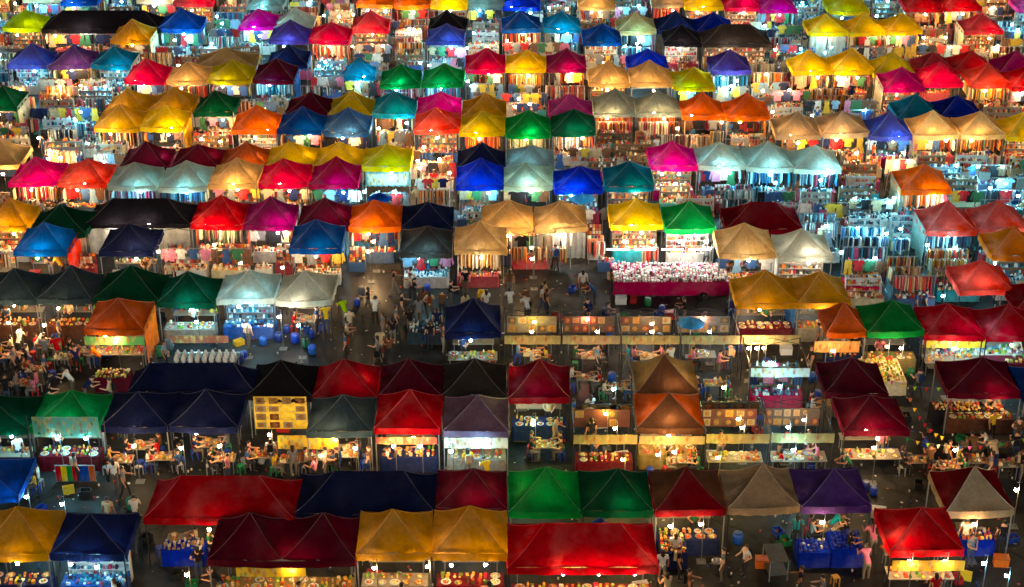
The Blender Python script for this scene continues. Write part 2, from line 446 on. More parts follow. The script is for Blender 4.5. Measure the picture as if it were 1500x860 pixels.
# stall rows stand back to back: push a rear tent clear of the one in front of it
for _ in range(3):
    for a in T:
        if a['kind'] != 'A': continue
        for b_ in T:
            if b_ is a: continue
            ox = (a['w'] + b_['w']) / 2 - abs(a['x'] - b_['x']); oy = (a['d'] + b_['d']) / 2 - abs(a['y'] - b_['y'])
            if ox > .35 and oy > .05:
                if b_['y'] < a['y']: a['y'] += min(oy, .6)
                elif b_['kind'] == 'F': a['y'] -= min(oy, .6)
# names of neighbours for the labels
def art(s): return '' if not s else ('an ' if s[0] in 'aeiou' else 'a ') + s
for t in T:
    L = Rr = Bk = Fr = None; dl = dr = db = df = 1e9
    for o in T:
        if o is t: continue
        dx, dy = o['x'] - t['x'], o['y'] - t['y']
        if abs(dy) < 1.8 and abs(dx) < 6:
            if dx < 0 and -dx < dl: dl, L = -dx, o
            if dx > 0 and dx < dr: dr, Rr = dx, o
        if abs(dx) < 2 and abs(dy) < 5.5:
            if dy > 0 and dy < db: db, Bk = dy, o
            if dy < 0 and -dy < df: df, Fr = -dy, o
    n = t['col'] + ' tent'
    if L and Rr: s = 'between %s and %s tents' % (L['col'], Rr['col'])
    elif L or Rr: s = 'beside %s tent' % art((L or Rr)['col'])
    else:
        o = min((q for q in T if q is not t), key=lambda q: (q['x'] - t['x']) ** 2 + (q['y'] - t['y']) ** 2); s = 'standing alone near %s tent' % art(o['col'])
    t['beside'] = s; t['ctx2'] = ('in front of %s one' % art(Bk['col'])) if Bk else (('behind %s one' % art(Fr['col'])) if Fr else '')
cnt = {}
for t in T: t['ref'] = (t['col'] + ' tent ' + t['beside']).strip(); cnt[t['ref']] = cnt.get(t['ref'], 0) + 1
for t in T:
    if (cnt[t['ref']] > 1 or not t['beside']) and t['ctx2']: t['ref'] = (t['ref'] + ' ' + t['ctx2']).strip()
    wds = t['ref'].split(); t['ref'] = ' '.join(wds[:13])
cnt = {}
for t in T: cnt[t['ref']] = cnt.get(t['ref'], 0) + 1
for t in T:
    if cnt[t['ref']] > 1:
        o = min((q for q in T if q['col'] != t['col'] and q['col'] not in t['ref']), key=lambda q: (q['x'] - t['x']) ** 2 + (q['y'] - t['y']) ** 2); t['ref'] = ' '.join((t['ref'] + ', near %s tent' % art(o['col'])).split()[:14])

# ---------------------------------------------------------------- tent builder
LEG = one(lambda b_: b_.box(0, 0, 0, .05, .05, 1), 'tent_leg', M['metal'])
BAR = one(lambda b_: b_.bar((0, 0, 0), (1, 0, 0), .02), 'truss_bar', M['metal'])
def barpart(name, parent, a, b_, color, me=None, thick=1.0):
    a, b_ = Vector(a), Vector(b_); d = b_ - a
    o = link(name, me or BAR, parent, a, d.to_track_quat('X', 'Z').to_euler(), (d.length, thick, thick), color); return o
def tent(t):
    rnd = random.Random(int(t['x'] * 100) * 7919 + int(t['y'] * 100))
    root = empty('canopy_tent', (t['x'], t['y'], 0), rnd.uniform(-.022, .022)); t['root'] = root
    shape = ('peaked %s fronted' % t['front']) if t['front'] else 'ridged' if t['ridge'] == 1 else ('twin peaked' if t['ridge'] == 2 else 'peaked')
    lab = ('%s %s canopy %s' % (t['col'], shape, t['ref'][len(t['col']) + 1:])).split()
    tag(root, ' '.join(lab[:16]), 'tent', 'canopy tents of the night market')
    c4 = col4(t['col']); k = rnd.uniform(.85, 1.1); c4 = tuple(v * k for v in c4[:3]) + (1,)
    hw, hd, ev, rise, val = t['w'] / 2 - .02, t['d'] / 2 - .02, EAVE + rnd.uniform(-.08, .08), RISE * rnd.uniform(.86, 1.12), t['val']
    apx = (rnd.uniform(-.12, .12), rnd.uniform(-.12, .12))
    wr, cre, slack, dz = rnd.uniform(.05, .13), rnd.uniform(.0, .045), [rnd.uniform(-.07, .04) for _ in range(4)], (rnd.uniform(-.05, .05), rnd.uniform(-.03, .03))
    spans = [(0, hw)] if t['ridge'] != 2 else [(-hw / 2, hw / 2), (hw / 2, hw / 2)]
    sag, fold, ph, ex = rnd.uniform(.1, .24), rnd.uniform(.015, .04), rnd.uniform(0, 6), rnd.uniform(1.2, 1.45)
    b_ = MB(); fr_ = MB(); hips = []
    for ox, sw in spans:
        rl = max(0, sw - hd) if t['ridge'] == 1 else 0.0
        def P(side, s, q, lift=0):
            aw = sw * (1 - q) + rl * q; ad = hd * (1 - q)
            X, Y = ((s * aw, -ad), (aw, s * ad), (-s * aw, ad), (-aw, -s * ad))[side]
            z = ev + rise * q ** ex - sag * (1 - s * s) * 4 * q * (1 - q) * .8 - .035 * (1 - s * s) * (1 - q)
            z += fold * math.sin(s * 7 + ph + side * 2 + X) * (1 - q) * (1 - s * s)
            z += fold * .8 * math.sin(s * 17 + ph * 2 + q * 5) * q * (1 - q) * (1 - s * s) * 2
            rc = math.hypot(q, 1 - abs(s)); th = math.atan2(q, 1 - abs(s)); z += wr * math.sin(13 * th + ph + side) * math.exp(-2.4 * rc) * rc * min(1, 6 * (1 - abs(s)))
            z += cre * math.exp(-(s / .07) ** 2) * (1 - q) * (.25 + q) + slack[side] * (1 - s * s) * (1 - q) ** 2
            z += dz[0] * X / sw + dz[1] * Y / hd
            return (X + ox + apx[0] * q, Y + apx[1] * q, z + lift)
        NS, NQ = (24 if rl == 0 else 34), 12
        for side in range(4):
            V = [P(side, -1 + 2 * i / NS, (j / NQ) * (.985 if j == NQ else 1)) for j in range(NQ + 1) for i in range(NS + 1)]
            Fc = [(j * (NS + 1) + i, j * (NS + 1) + i + 1, (j + 1) * (NS + 1) + i + 1, (j + 1) * (NS + 1) + i) for j in range(NQ) for i in range(NS)]
            (fr_ if side == 0 and t['front'] else b_).add(V, Fc, (1, 1, 1))
        for side, s in ((0, -1), (0, 1), (2, -1), (2, 1)): hips.append([P(side, s, q / 8 * .985, .012) for q in range(9)])
        b_.ball(ox + apx[0], apx[1], ev + rise - .05, .04, (1, 1, 1))
    cano = link('canopy', b_.mesh('canopy', M['canopy'], True), root, color=c4)
    if fr_.v: c4 = col4(t['front']); link('front_panel', fr_.mesh('front_panel', M['canopy'], True), root, color=c4)
    # valance hanging from the eaves
    V = []; Fc = []; per = [(-hw, -hd), (hw, -hd), (hw, hd), (-hw, hd)]; n = 12; drop = rnd.uniform(0, .06)
    for i in range(4):
        (x0, y0), (x1, y1) = per[i], per[(i + 1) % 4]; b0 = len(V)
        for j in range(n + 1):
            u = j / n; s = 2 * u - 1; X, Y = x0 + (x1 - x0) * u, y0 + (y1 - y0) * u
            nx, ny = (y1 - y0), -(x1 - x0); nl = math.hypot(nx, ny); wv = .02 * math.sin(j * 1.9 + ph)
            zt = ev - .035 * (1 - s * s) + dz[0] * X / hw + dz[1] * Y / hd + slack[i] * (1 - s * s)
            V += [(X, Y, zt), (X + nx / nl * (.03 + wv), Y + ny / nl * (.03 + wv), zt - val - drop * (1 - s * s) * math.sin(ph) + .02 * math.sin(j * 2.7 + ph))]
        Fc += [(b0 + 2 * j, b0 + 2 * j + 1, b0 + 2 * j + 3, b0 + 2 * j + 2) for j in range(n)]
    vcol = tuple(min(1, v * 1.05) for v in c4[:3]) + (1,)  # valance slightly lighter than the roof: lamplight put into its colour
    link('valance', mesh('valance', V, Fc, M['canopy'], True), root, color=vcol)
    pip = tuple(min(1, v * 1.3 + .09) for v in c4[:3]) + (1,)
    for h in hips:
        s_ = MB()
        for i in range(8): s_.bar(h[i], h[i + 1], .02, (1, 1, 1), 3)
        link('seam', s_.mesh('seam', M['cloth']), cano, color=pip)
    mc = rnd.choice([(.03, .03, .035, 1), (.25, .26, .27, 1), (.03, .03, .035, 1)])
    for a in (-1, 1):
        for q in (-1, 1): link('leg', LEG, root, (a * (hw - .05), q * (hd - .05), 0), (0, 0, 0), (1, 1, ev - .03), mc)
    if t['side']:
        sg = 1 if t['side'] == 'R' else -1; V = []; n = 18
        for j in range(n + 1):
            yy = -hd + .1 + (2 * hd - .2) * j / n; V += [(sg * (hw + .02), yy, ev - .05), (sg * (hw + .05 + .05 * math.sin(j * 1.6)), yy + .03 * math.sin(j * 2.2), .25 + .1 * math.sin(j * .7))]
        link('side_sheet', mesh('side_sheet', V, [(2 * j, 2 * j + 1, 2 * j + 3, 2 * j + 2) for j in range(n)], M['curtain'], True), root, color=col4(t['sc']))
    if t['kind'] == 'F':
        nb = 2 if t['w'] < 4 else 4
        for i in range(nb):
            xa, xb = -hw + .05 + (2 * hw - .1) * i / nb, -hw + .05 + (2 * hw - .1) * (i + 1) / nb
            barpart('truss_bar', root, (xa, -hd + .09, ev - .12), (xb, -hd + .09, ev - .42), mc)
            barpart('truss_bar', root, (xa, -hd + .12, ev - .42), (xb, -hd + .12, ev - .12), mc)
for t in T: tent(t)

def tent_at(x, y, m=0.0):
    for t in T:
        if abs(x - t['x']) < t['w'] / 2 + m and abs(y - t['y']) < t['d'] / 2 + m: return t
    return None
def nearest(x, y):
    return min(T, key=lambda t: (t['x'] - x) ** 2 + ((t['y'] - y) * 1.0) ** 2)
def clip(s): return ' '.join(s.split()[:16])
def in_frame(x, y, z, m=25):
    d = Vector((x, y, z - CAM_H)); dep = d.y * math.cos(PITCH) - d.z * math.sin(PITCH); up = d.y * math.sin(PITCH) + d.z * math.cos(PITCH)
    u, v = 750 + F_PX * d.x / dep, 430 - F_PX * up / dep
    return -m < u < 1500 + m and -m < v < 860 + m
def vis(x, y, z):                                    # does the photograph's viewpoint see this point past the canopies?
    if not in_frame(x, y, z): return False
    for t in T:
        if t['y'] - t['d'] / 2 > y or t['y'] < y - 9: continue
        def line(yy): f = (y - yy) / y; return x - x * f, z + (CAM_H - z) * f
        yf, yb = t['y'] - t['d'] / 2, min(t['y'] + t['d'] / 2, y)
        xm, zm = line((yf + yb) / 2)
        if abs(xm - t['x']) > t['w'] / 2: continue
        zf, zb = line(yf)[1], line(yb)[1]
        if zb < EAVE:
            if zf > EAVE - t['val'] and zf < 4.2: return False
            if zb > EAVE - t['val'] and yb < y: return False
        else:
            for q in range(1, 8):
                yy = yb + (yf - yb) * q / 8
                if line(yy)[1] < EAVE + RISE * (1 - abs(yy - t['y']) / (t['d'] / 2)): return False
    return True
def seen(x, y, w_, *zs): return any(vis(x + a * w_, y, z) for a in (-.42, 0, .42) for z in zs)

# ---------------------------------------------------------------- lamps: bulbs seen in the photograph (zoom coordinates), hung under the tents or on poles; unseen ones added below
LAMPS = {1: '85,20w 695,10c 97,200w 315,205w 1240,95c 1270,135c 1000,230c 1065,225c 1210,250c 70,518w 115,518w 340,495w 460,490w 600,495c 1020,375w 460,640c 430,690c 500,820c 220,790w 1150,797w 1260,810w 1275,495n',
 2: '20,205c 388,90w 473,95w 555,82w 640,60w 740,65c 900,70w 550,265w 725,262w 420,268w 395,355c 358,380c 590,378w 597,460c 875,165n 905,170n 1245,190c 1320,268w 1435,235w 1205,275c 940,360c 990,375c 1212,465c 45,625w 700,735w 860,705c 1035,790w',
 3: '38,72c 105,74c 210,45c 312,50w 620,48c 725,32c 1060,72w 1325,76w 1445,148c 95,222w 645,265c 715,250c 725,275c 525,360w 1255,492c 1285,462c 38,565w 15,610w 100,595w 545,675w 945,735w 1200,700w 1305,700w 1435,520w 1455,425w 80,798y',
 4: '215,15c 640,92c 750,92c 1310,42w 645,200w 912,215w 1035,215w 1285,220w 1330,265w 1060,270w 1415,140c 1450,170c 205,280c 380,270c 345,300c 60,285w 305,445w 420,440w 530,445w 965,490w 140,515w 270,660c 570,632c 45,640w 1040,805w 1185,805w',
 5: '280,80w 275,125w 345,120w 595,145c 490,35c 905,658w 1375,725w 15,215w 1225,620w',
 6: '925,140w 935,180w 1105,210w 620,315c 790,315c 670,600w 640,658w 150,750w 960,60w 1050,130w',
 7: '858,215c 955,215c 935,270w 110,315n 115,700w 110,635w 640,600n 800,600n 960,600n 1110,600n 1130,640n',
 8: '525,95w 795,92w 758,155w 820,140w 1098,165c 1220,172c 1360,172c 1290,295c 1380,268c 1450,340c 60,265c 320,250c 515,355c 740,350c 350,512c 532,525c 695,555c 778,530c 437,662c 930,622c 1090,635c 630,695c 1320,725c 1470,600c',
 9: '48,285w 252,298w 1122,280c 1395,300n 110,330w 660,395w', 10: '1230,385c 130,250n 240,300c',
 11: '127,280y 430,265r 800,290w 1095,262r 580,665c 1212,655g 1295,835y 535,805y 120,845g 45,588w 1355,430w 1400,430w 1440,430w',
 12: '335,230w 390,445w 1020,130c 1415,412c 85,648c 225,840w 700,420w 780,430w 1080,430n',
 13: '137,385c 325,425c 92,735w 370,740c 507,755c 980,795w 700,120w 950,130w 1150,120w 60,70c 300,80c 450,80c',
 14: '900,752w 1025,745w 1205,742w 1020,148c 70,60w 340,170w 520,130w 720,120w 860,120w 1180,110c 620,760w',
 15: '110,5g 765,165w 270,790w 455,790w 645,790w 850,150w 580,190y 1080,180y 830,540w 990,530w',
 16: '572,128w 1320,350w 760,725w 945,725w 1150,735c 1270,800c 300,520w 1100,530w 150,140c 1000,140w'}
BULB = {k: one(lambda b_: b_.lathe(0, 0, 0, [(BULB_R * .5, -BULB_R), (BULB_R, -BULB_R * .35), (BULB_R, BULB_R * .35), (BULB_R * .5, BULB_R)], n=6), 'bulb', M['b' + k]) for k in LC}
def _cap(b_):
    b_.lathe(0, 0, BULB_R - .01, [(.05, 0), (.035, .09)], (.1, .1, .1), 6)
CORD = one(lambda b_: b_.bar((0, 0, BULB_R + .05), (0, 0, .42), .01, (.03, .03, .03), 4), 'cord', M['goods'])
CAP = one(_cap, 'socket', M['goods'])
POLE = one(lambda b_: (b_.bar((.12, 0, 0), (.12, 0, 2.32), .02, (.12, .12, .12)), b_.bar((.12, 0, 2.3), (-.02, 0, 2.3), .016, (.12, .12, .12)), b_.box(.12, 0, 0, .4, .4, .03, (.1, .1, .1))), 'pole', M['goods'])
LP = []
def lamp(p, k, ref=None):
    if p.y < 84: k = {'w': 'v', 'c': 'k', 'n': 'm'}.get(k, k)
    for q in LP:
        if abs(q[0].x - p.x) + abs(q[0].y - p.y) < .3: return
    t = tent_at(p.x, p.y); LP.append((p, k))
    o = empty('hanging_lamp' if t else 'pole_lamp', (p.x, p.y, 0 if not t else p.z))
    z = 0 if t else 1.9
    link('bulb', BULB[k], o, (0, 0, z)); link('cord', CORD, link('socket', CAP, o, (0, 0, z)))
    if t: tag(o, clip('%s bulb hanging under %s' % (LN[k], art(t['ref']))), 'lamp', 'bulbs hanging in the stalls')
    else: link('pole', POLE, o); tag(o, clip('%s bulb on a pole by %s' % (LN[k], art(nearest(p.x, p.y)['ref']))), 'lamp', 'bulbs on poles among the open stalls')
for r, s in LAMPS.items():
    for q in s.split():
        x, y = q[:-1].split(','); p, _ = at(*px(r, float(x), float(y)), 1.9); lamp(p, q[-1])
for t in T:                                          # a bulb in each stall that has none yet
    if t['lamp'] != '0' and not any(abs(p.x - t['x']) < t['w'] / 2 and abs(p.y - t['y']) < t['d'] / 2 + .5 for p, k in LP):
        rx = random.uniform(-.6, .6); lamp(Vector((t['x'] + rx, t['y'] - t['d'] / 2 + random.uniform(.12, .4), random.uniform(1.78, 1.92))), t['lamp'])

for t in T:  # unseen bulbs added at random so the canopies glow in spots
    if t['lamp'] == '0' and t['kind'] == 'A':
        if random.random() < (.45 if t['y'] > 84 else .25): lamp(Vector((t['x'] + random.uniform(-.7, .7), t['y'] - random.uniform(-.3, .9), 2.1)), random.choice('vvvm') if t['col'] not in ('navy', 'royal blue', 'teal', 'silver', 'grey') else 'k')
    elif t['con'] != 'n' and random.random() < (.6 if t['y'] > 84 else .35):
        for q in range(2 if t['w'] > 5 else 1): lamp(Vector((t['x'] + random.uniform(-.28, .28) * t['w'], t['y'] - t['d'] / 2 + random.uniform(.5, .9), random.uniform(2.02, 2.15))), 'v' if t['col'] in ('yellow', 'gold', 'tan', 'orange', 'olive yellow', 'taupe') else {'w': 'v', 'c': 'k', 'n': 'm'}.get(t['lamp'], t['lamp']))
# ---------------------------------------------------------------- goods, garments and furniture
WARM = [(214, 60, 40), (238, 200, 150), (240, 220, 190), (200, 120, 60), (120, 60, 40), (230, 170, 60), (60, 50, 50), (190, 40, 70), (250, 236, 214), (90, 110, 90), (240, 130, 40)]
COOL = [(40, 90, 140), (190, 220, 226), (220, 236, 238), (50, 130, 150), (30, 40, 70), (120, 150, 170), (190, 60, 90), (40, 40, 50), (20, 120, 140), (240, 240, 230)]  # teal cast of the cool lamps put into these goods colours
FOODC = [(220, 150, 60), (180, 80, 30), (230, 190, 110), (120, 140, 40), (200, 60, 40), (240, 220, 160), (90, 60, 30), (236, 180, 60)]
GREENC = [(130, 180, 40), (60, 140, 50), (220, 200, 60), (200, 70, 40), (240, 230, 200), (230, 150, 40), (180, 200, 80)]
def pick(rnd, pal): c_ = lin(rnd.choice(pal)); k = rnd.uniform(.7, 1.1); return tuple(min(.9, v * k) for v in c_)
def outline(pts, th=.03):
    n = len(pts); V = [(x, -th / 2, z) for x, z in pts] + [(x, th / 2, z) for x, z in pts]
    return V, [tuple(range(n)), tuple(reversed(range(n, 2 * n)))] + [(i + n, (i + 1) % n + n, (i + 1) % n, i) for i in range(n)]
TEE = [(-.24, -.68), (.24, -.68), (.23, -.25), (.36, -.3), (.4, -.14), (.2, 0), (.08, .02), (0, -.04), (-.08, .02), (-.2, 0), (-.4, -.14), (-.36, -.3), (-.23, -.25)]
DRESS = [(-.34, -1.05), (0, -1.1), (.34, -1.05), (.17, -.42), (.2, -.2), (.17, 0), (.1, .02), (0, -.12), (-.1, .02), (-.17, 0), (-.2, -.2), (-.17, -.42)]
TROU = [(-.24, -.95), (-.05, -.95), (0, -.3), (.05, -.95), (.24, -.95), (.2, 0), (-.2, 0)]
SHIRT = [(-.27, -.74), (.27, -.74), (.25, -.2), (.33, -.62), (.44, -.58), (.34, -.05), (.1, .02), (0, -.1), (-.1, .02), (-.34, -.05), (-.44, -.58), (-.33, -.62), (-.25, -.2)]
GAR = {n_: mesh(n_, *outline(p_), M['cloth']) for n_, p_ in (('t_shirt', TEE), ('dress', DRESS), ('trousers', TROU), ('long_sleeved_shirt', SHIRT))}
CNAME = [('white', (232, 230, 222)), ('black', (34, 34, 40)), ('red', (200, 34, 40)), ('navy', (30, 44, 90)), ('pale blue', (140, 180, 210)), ('beige', (214, 190, 150)),
         ('grey', (128, 130, 134)), ('pink', (220, 130, 160)), ('green', (60, 120, 80)), ('yellow', (230, 190, 60)), ('denim blue', (60, 96, 150)), ('brown', (120, 84, 60))]
ngar = {k: 0 for k in GAR}; far_clothes = MB()
def garment(x, y, z, ref, rnd, rz=0, pal=None):
    n_ = rnd.choices(list(GAR), (5, 2, 1, 2))[0]; cn, cc = rnd.choice(pal or CNAME); s = rnd.uniform(.85, 1.1)
    if not seen(x, y, .4, z - .1, z - .6): return
    if ngar[n_] >= 120 or y > 108:
        V, Fc = outline({'t_shirt': TEE, 'dress': DRESS, 'trousers': TROU, 'long_sleeved_shirt': SHIRT}[n_])
        cs, sn = math.cos(rz), math.sin(rz); far_clothes.add([(x + (a * cs - b_ * sn) * s, y + (a * sn + b_ * cs) * s, z + c_ * s) for a, b_, c_ in V], Fc, lin(cc)); return
    ngar[n_] += 1
    o = link(n_, GAR[n_], None, (x, y, z), (0, 0, rz), (s, 1, s), lin(cc) + (1,))
    tag(o, clip('%s %s hanging under %s' % (cn, n_.replace('_', ' '), art(ref))), n_.split('_')[-1], 'garments hung on the rails')
MERGE = {}
def stuff(b_, name, label, cat, loc, rz=0):
    if not b_.v: return
    if loc[1] > 92 or 'open stall' in label:
        MERGE.setdefault(name, MB()); g = MERGE[name]; n = len(g.v)
        g.v += [(a + loc[0], c_ + loc[1], e + loc[2]) for a, c_, e in b_.v]; g.f += [tuple(i + n for i in f) for f in b_.f]; g.c += b_.c; return
    o = link(name, b_.mesh(name, M['goods']), None, loc, (0, 0, rz)); tag(o, clip(label), cat, None, 'stuff')
POST = one(lambda b_: (b_.bar((0, 0, 0), (0, 0, 1), .018, n=5), b_.box(0, 0, 0, .06, .5, .02)), 'post', M['metal'])
def rail(x, y, w_, z, ref, where='under'):
    if not seen(x, y, w_, z, z - .7): return
    if y > 104 or ('open stall' in where and y > 90):
        b_ = MB(); b_.bar((-w_ / 2, 0, z), (w_ / 2, 0, z), .018, (.3, .3, .32))
        for a in (-1, 1): b_.bar((a * w_ / 2, 0, 0), (a * w_ / 2, 0, z), .018, (.3, .3, .32))
        stuff(b_, 'stall_furniture', 'open stall', 'furniture', (x, y, 0)); return
    o = empty('clothes_rail', (x, y, 0)); c_ = (.3, .3, .32, 1)
    barpart('rail', o, (-w_ / 2, 0, z), (w_ / 2, 0, z), c_)
    for a in (-1, 1): link('post', POST, o, (a * w_ / 2, 0, 0), (0, 0, 0), (1, 1, z), c_)
    tag(o, clip('steel clothes rail %s %s' % (where, art(ref))), 'clothes rail', 'clothes rails')
def side_rack(b_, x0, x1, y, z, rnd, pal, L=(.6, .95)):          # garments seen edge on, close together on a rail
    x = x0; pal = rnd.sample(pal, 4)
    while x < x1:
        if rnd.random() < .06: x += rnd.uniform(.08, .25)
        th = rnd.uniform(.035, .075); l_ = rnd.uniform(*L); c_ = pick(rnd, pal)
        b_.box(x, y + rnd.uniform(-.03, .03), z - l_, th, rnd.uniform(.36, .52), l_, c_, rnd.uniform(-.35, .35), rnd.uniform(.6, .9)); x += th + rnd.uniform(.012, .05)
SKIRT = None
def table(x, y, w_, d_, h, ref, cloth=None, what='stall table', rz=0, where='under'):
    if not seen(x, y, w_, h, h - .3): return
    if y > 104 or ('open stall' in where and y > 90):
        b_ = MB(); c_ = (.5, .48, .45) if not cloth else cloth[:3]; b_.box(0, 0, h - .04, w_, d_, .04, c_)
        if cloth: b_.box(0, -d_ / 2 + .01, .02, w_, .02, h - .06, c_)
        else:
            for a in (-1, 1):
                for q in (-1, 1): b_.box(a * (w_ / 2 - .06), q * (d_ / 2 - .06), 0, .04, .04, h - .04, (.2, .2, .2))
        stuff(b_, 'stall_furniture', 'open stall', 'furniture', (x, y, 0)); return
    o = empty('stall_table', (x, y, 0), rz)
    boxpart('table_top', o, 0, 0, h - .04, w_, d_, .04, (.3, .25, .18, 1) if not cloth else cloth, 'wood' if not cloth else 'cloth')
    if cloth:
        V = []; Fc = []; per = [(-w_ / 2, d_ / 2), (-w_ / 2, -d_ / 2), (w_ / 2, -d_ / 2), (w_ / 2, d_ / 2)]; nn = 0
        for i in range(3):
            (x0, y0), (x1, y1) = per[i], per[i + 1]; k = 14 if i == 1 else 6
            for j in range(k + (1 if i == 2 else 0)):
                u = j / k; wv = .03 * math.sin(j * 2.3); ox, oy = ((-1, 0), (0, -1), (1, 0))[i]
                V += [(x0 + (x1 - x0) * u + ox * .004, y0 + (y1 - y0) * u + oy * .004, h + .003), (x0 + (x1 - x0) * u + ox * (.03 + wv), y0 + (y1 - y0) * u + oy * (.03 + wv), .02)]; nn += 1
        Fc = [(2 * j, 2 * j + 1, 2 * j + 3, 2 * j + 2) for j in range(nn - 1)]
        link('table_cloth', mesh('table_cloth', V, Fc, M['cloth'], True), o, color=cloth)
    for a in (-1, 1):
        for q in (-1, 1): link('leg', LEG, o, (a * (w_ / 2 - .08), q * (d_ / 2 - .06), 0), (0, 0, 0), (.8, .8, h - .04), (.2, .2, .21, 1))
    tag(o, clip('%s %s %s' % (what, where, art(ref))), 'table', 'stall tables')
    return o
def shelf(x, y, w_, d_, h, n, ref, rnd, pal, where='under'):
    if not seen(x, y - .1, w_, 1.5, 1.0, .5): return
    cn, c_ = rnd.choice([('pale wood', (.5, .46, .4, 1)), ('brown wood', (.26, .17, .1, 1)), ('white', (.62, .62, .62, 1)), ('grey steel', (.22, .23, .25, 1))])
    far = y > 108 or 'open stall' in where; fb = MB(); o = None
    if not far:
        o = empty('shelf_unit', (x, y, 0))
        for a in (-1, 1): boxpart('side_panel', o, a * (w_ / 2), 0, 0, .03, d_, h, c_, 'wood')
    else:
        for a in (-1, 1): fb.box(a * w_ / 2, 0, 0, .03, d_, h, c_)
        fb.box(0, d_ / 2 + .01, .1, w_ - .035, .012, h - .1, tuple(v * .9 for v in c_[:3]))
    g = MB()
    for i in range(n):
        z = .25 + (h - .3) * i / max(1, n - 1); y_ = .0
        if far: fb.box(0, y_, z, w_ - .035, d_, .025, c_)
        else: boxpart('shelf', o, 0, y_, z, w_ - .035, d_, .025, c_, 'wood')
        X = -w_ / 2 + .08
        while X < w_ / 2 - .08:
            if rnd.random() < .1: X += rnd.uniform(.08, .3); continue
            s = rnd.uniform(.07, .17); hh = rnd.uniform(.06, .26)
            if rnd.random() < .5: g.box(X + s / 2, y_ - .05, z + .026, s, .16, hh, pick(rnd, pal), 0, rnd.uniform(.7, 1))
            else: g.lathe(X + s / 2, y_ - .06, z + .026, [(s * .45, 0), (s * .5, hh * .6), (s * .25, hh)], pick(rnd, pal), 6)
            X += s + rnd.uniform(0, .05)
    if not far: boxpart('back_panel', o, 0, d_ / 2 + .01, .1, w_ - .035, .012, h - .1, tuple(v * .9 for v in c_[:3]) + (1,), 'wood')
    if far: stuff(fb, 'stall_furniture', 'open stall', 'furniture', (x, y, 0))
    else: tag(o, clip('%s shelf unit %s %s' % (cn, where, art(ref))), 'shelf', 'shelf units of the stalls')
    stuff(g, 'shelf_goods', 'small goods lined up on a shelf unit %s %s' % (where, art(ref)), 'goods', (x, y, 0))
def heap(b_, w_, d_, h, rnd, pal, n, smin=.06, smax=.2, rows=True):
    nx = max(1, int(w_ / .17)); ny = max(1, int(d_ / .16))
    for i in range(nx):
        for j in range(ny):
            x = -w_ / 2 + (i + .5) * w_ / nx + rnd.uniform(-.03, .03); y = -d_ / 2 + (j + .5) * d_ / ny + rnd.uniform(-.03, .03)
            q = rnd.random(); c_ = pick(rnd, pal); s = rnd.uniform(.09, .17)
            if q < .45: b_.box(x, y, h, s, rnd.uniform(.09, .17), rnd.uniform(.03, .16), c_, rnd.uniform(-.3, .3), rnd.uniform(.8, 1))
            elif q < .75: b_.ball(x, y, h, s * .5, c_, rnd.uniform(.6, 1))
            elif q < .92: b_.lathe(x, y, h, [(s * .35, 0), (s * .4, .12), (s * .15, .2)], c_, 6)
TRAY_RIM = {k: one(lambda b_: b_.lathe(0, 0, 0, [(.15, 0), (.2, .035), (.19, .04), (.14, .012)], c_, 10), 'tray', M['goods']) for k, c_ in (('white', (.75, .74, .7)), ('steel', (.45, .46, .47)), ('brown', (.3, .17, .08)))}
FOOD = []
for i, pl in enumerate((FOODC, GREENC, FOODC, FOODC, GREENC)):
    rr = random.Random(i); f_ = MB()
    for q in range(12):
        a, d_ = q * 2.4, .032 * math.sqrt(q); f_.ball(math.cos(a) * d_, math.sin(a) * d_, .012, rr.uniform(.035, .055), pick(rr, [pl[(i + k) % len(pl)] for k in (0, 1, 2)]), .8, 5)
    FOOD.append(f_.mesh('food', M['goods']))
ntray = 0
def tray(x, y, z, ref, rnd, where='on the food table under'):
    global ntray
    if ntray >= 290 or not vis(x, y, z): return
    ntray += 1; k = rnd.choice(list(TRAY_RIM)); o = link('food_tray', TRAY_RIM[k], None, (x, y, z)); i = rnd.randrange(5); s = rnd.uniform(.8, 1.15); o.scale = (s, s, s)
    link('food', FOOD[i], o)
    tag(o, clip('round %s tray of %s %s %s' % (k, 'vegetables' if i in (1, 4) else 'cooked food', where, art(ref))), 'tray', 'food trays on the stall tables')
STOOL_M = None
def _stool(b_):
    b_.box(0, 0, .42, .3, .3, .03); 
STOOL_TOP = one(lambda b_: b_.box(0, 0, .42, .3, .3, .035, taper=.92), 'seat', M['paint'])
STOOL_LEG = one(lambda b_: b_.box(0, 0, 0, .045, .045, .43, taper=.8), 'stool_leg', M['paint'])
def stool(x, y, ref, rnd, color=None, cn=None):
    if not vis(x, y, .45): return
    cn, cc = (cn, color) if cn else rnd.choice([('blue', (30, 70, 170)), ('red', (190, 30, 36)), ('grey', (150, 150, 150)), ('dark', (40, 36, 36)), ('green', (30, 130, 80))])
    o = empty('plastic_stool', (x, y, 0), rnd.uniform(0, 1.5)); c_ = lin(cc) + (1,); link('seat', STOOL_TOP, o, color=c_)
    for a in (-1, 1):
        for q in (-1, 1): link('leg', STOOL_LEG, o, (a * .13, q * .13, 0), color=c_)
    tag(o, clip('%s plastic stool by %s' % (cn, art(ref))), 'stool', 'plastic stools of the food stalls')

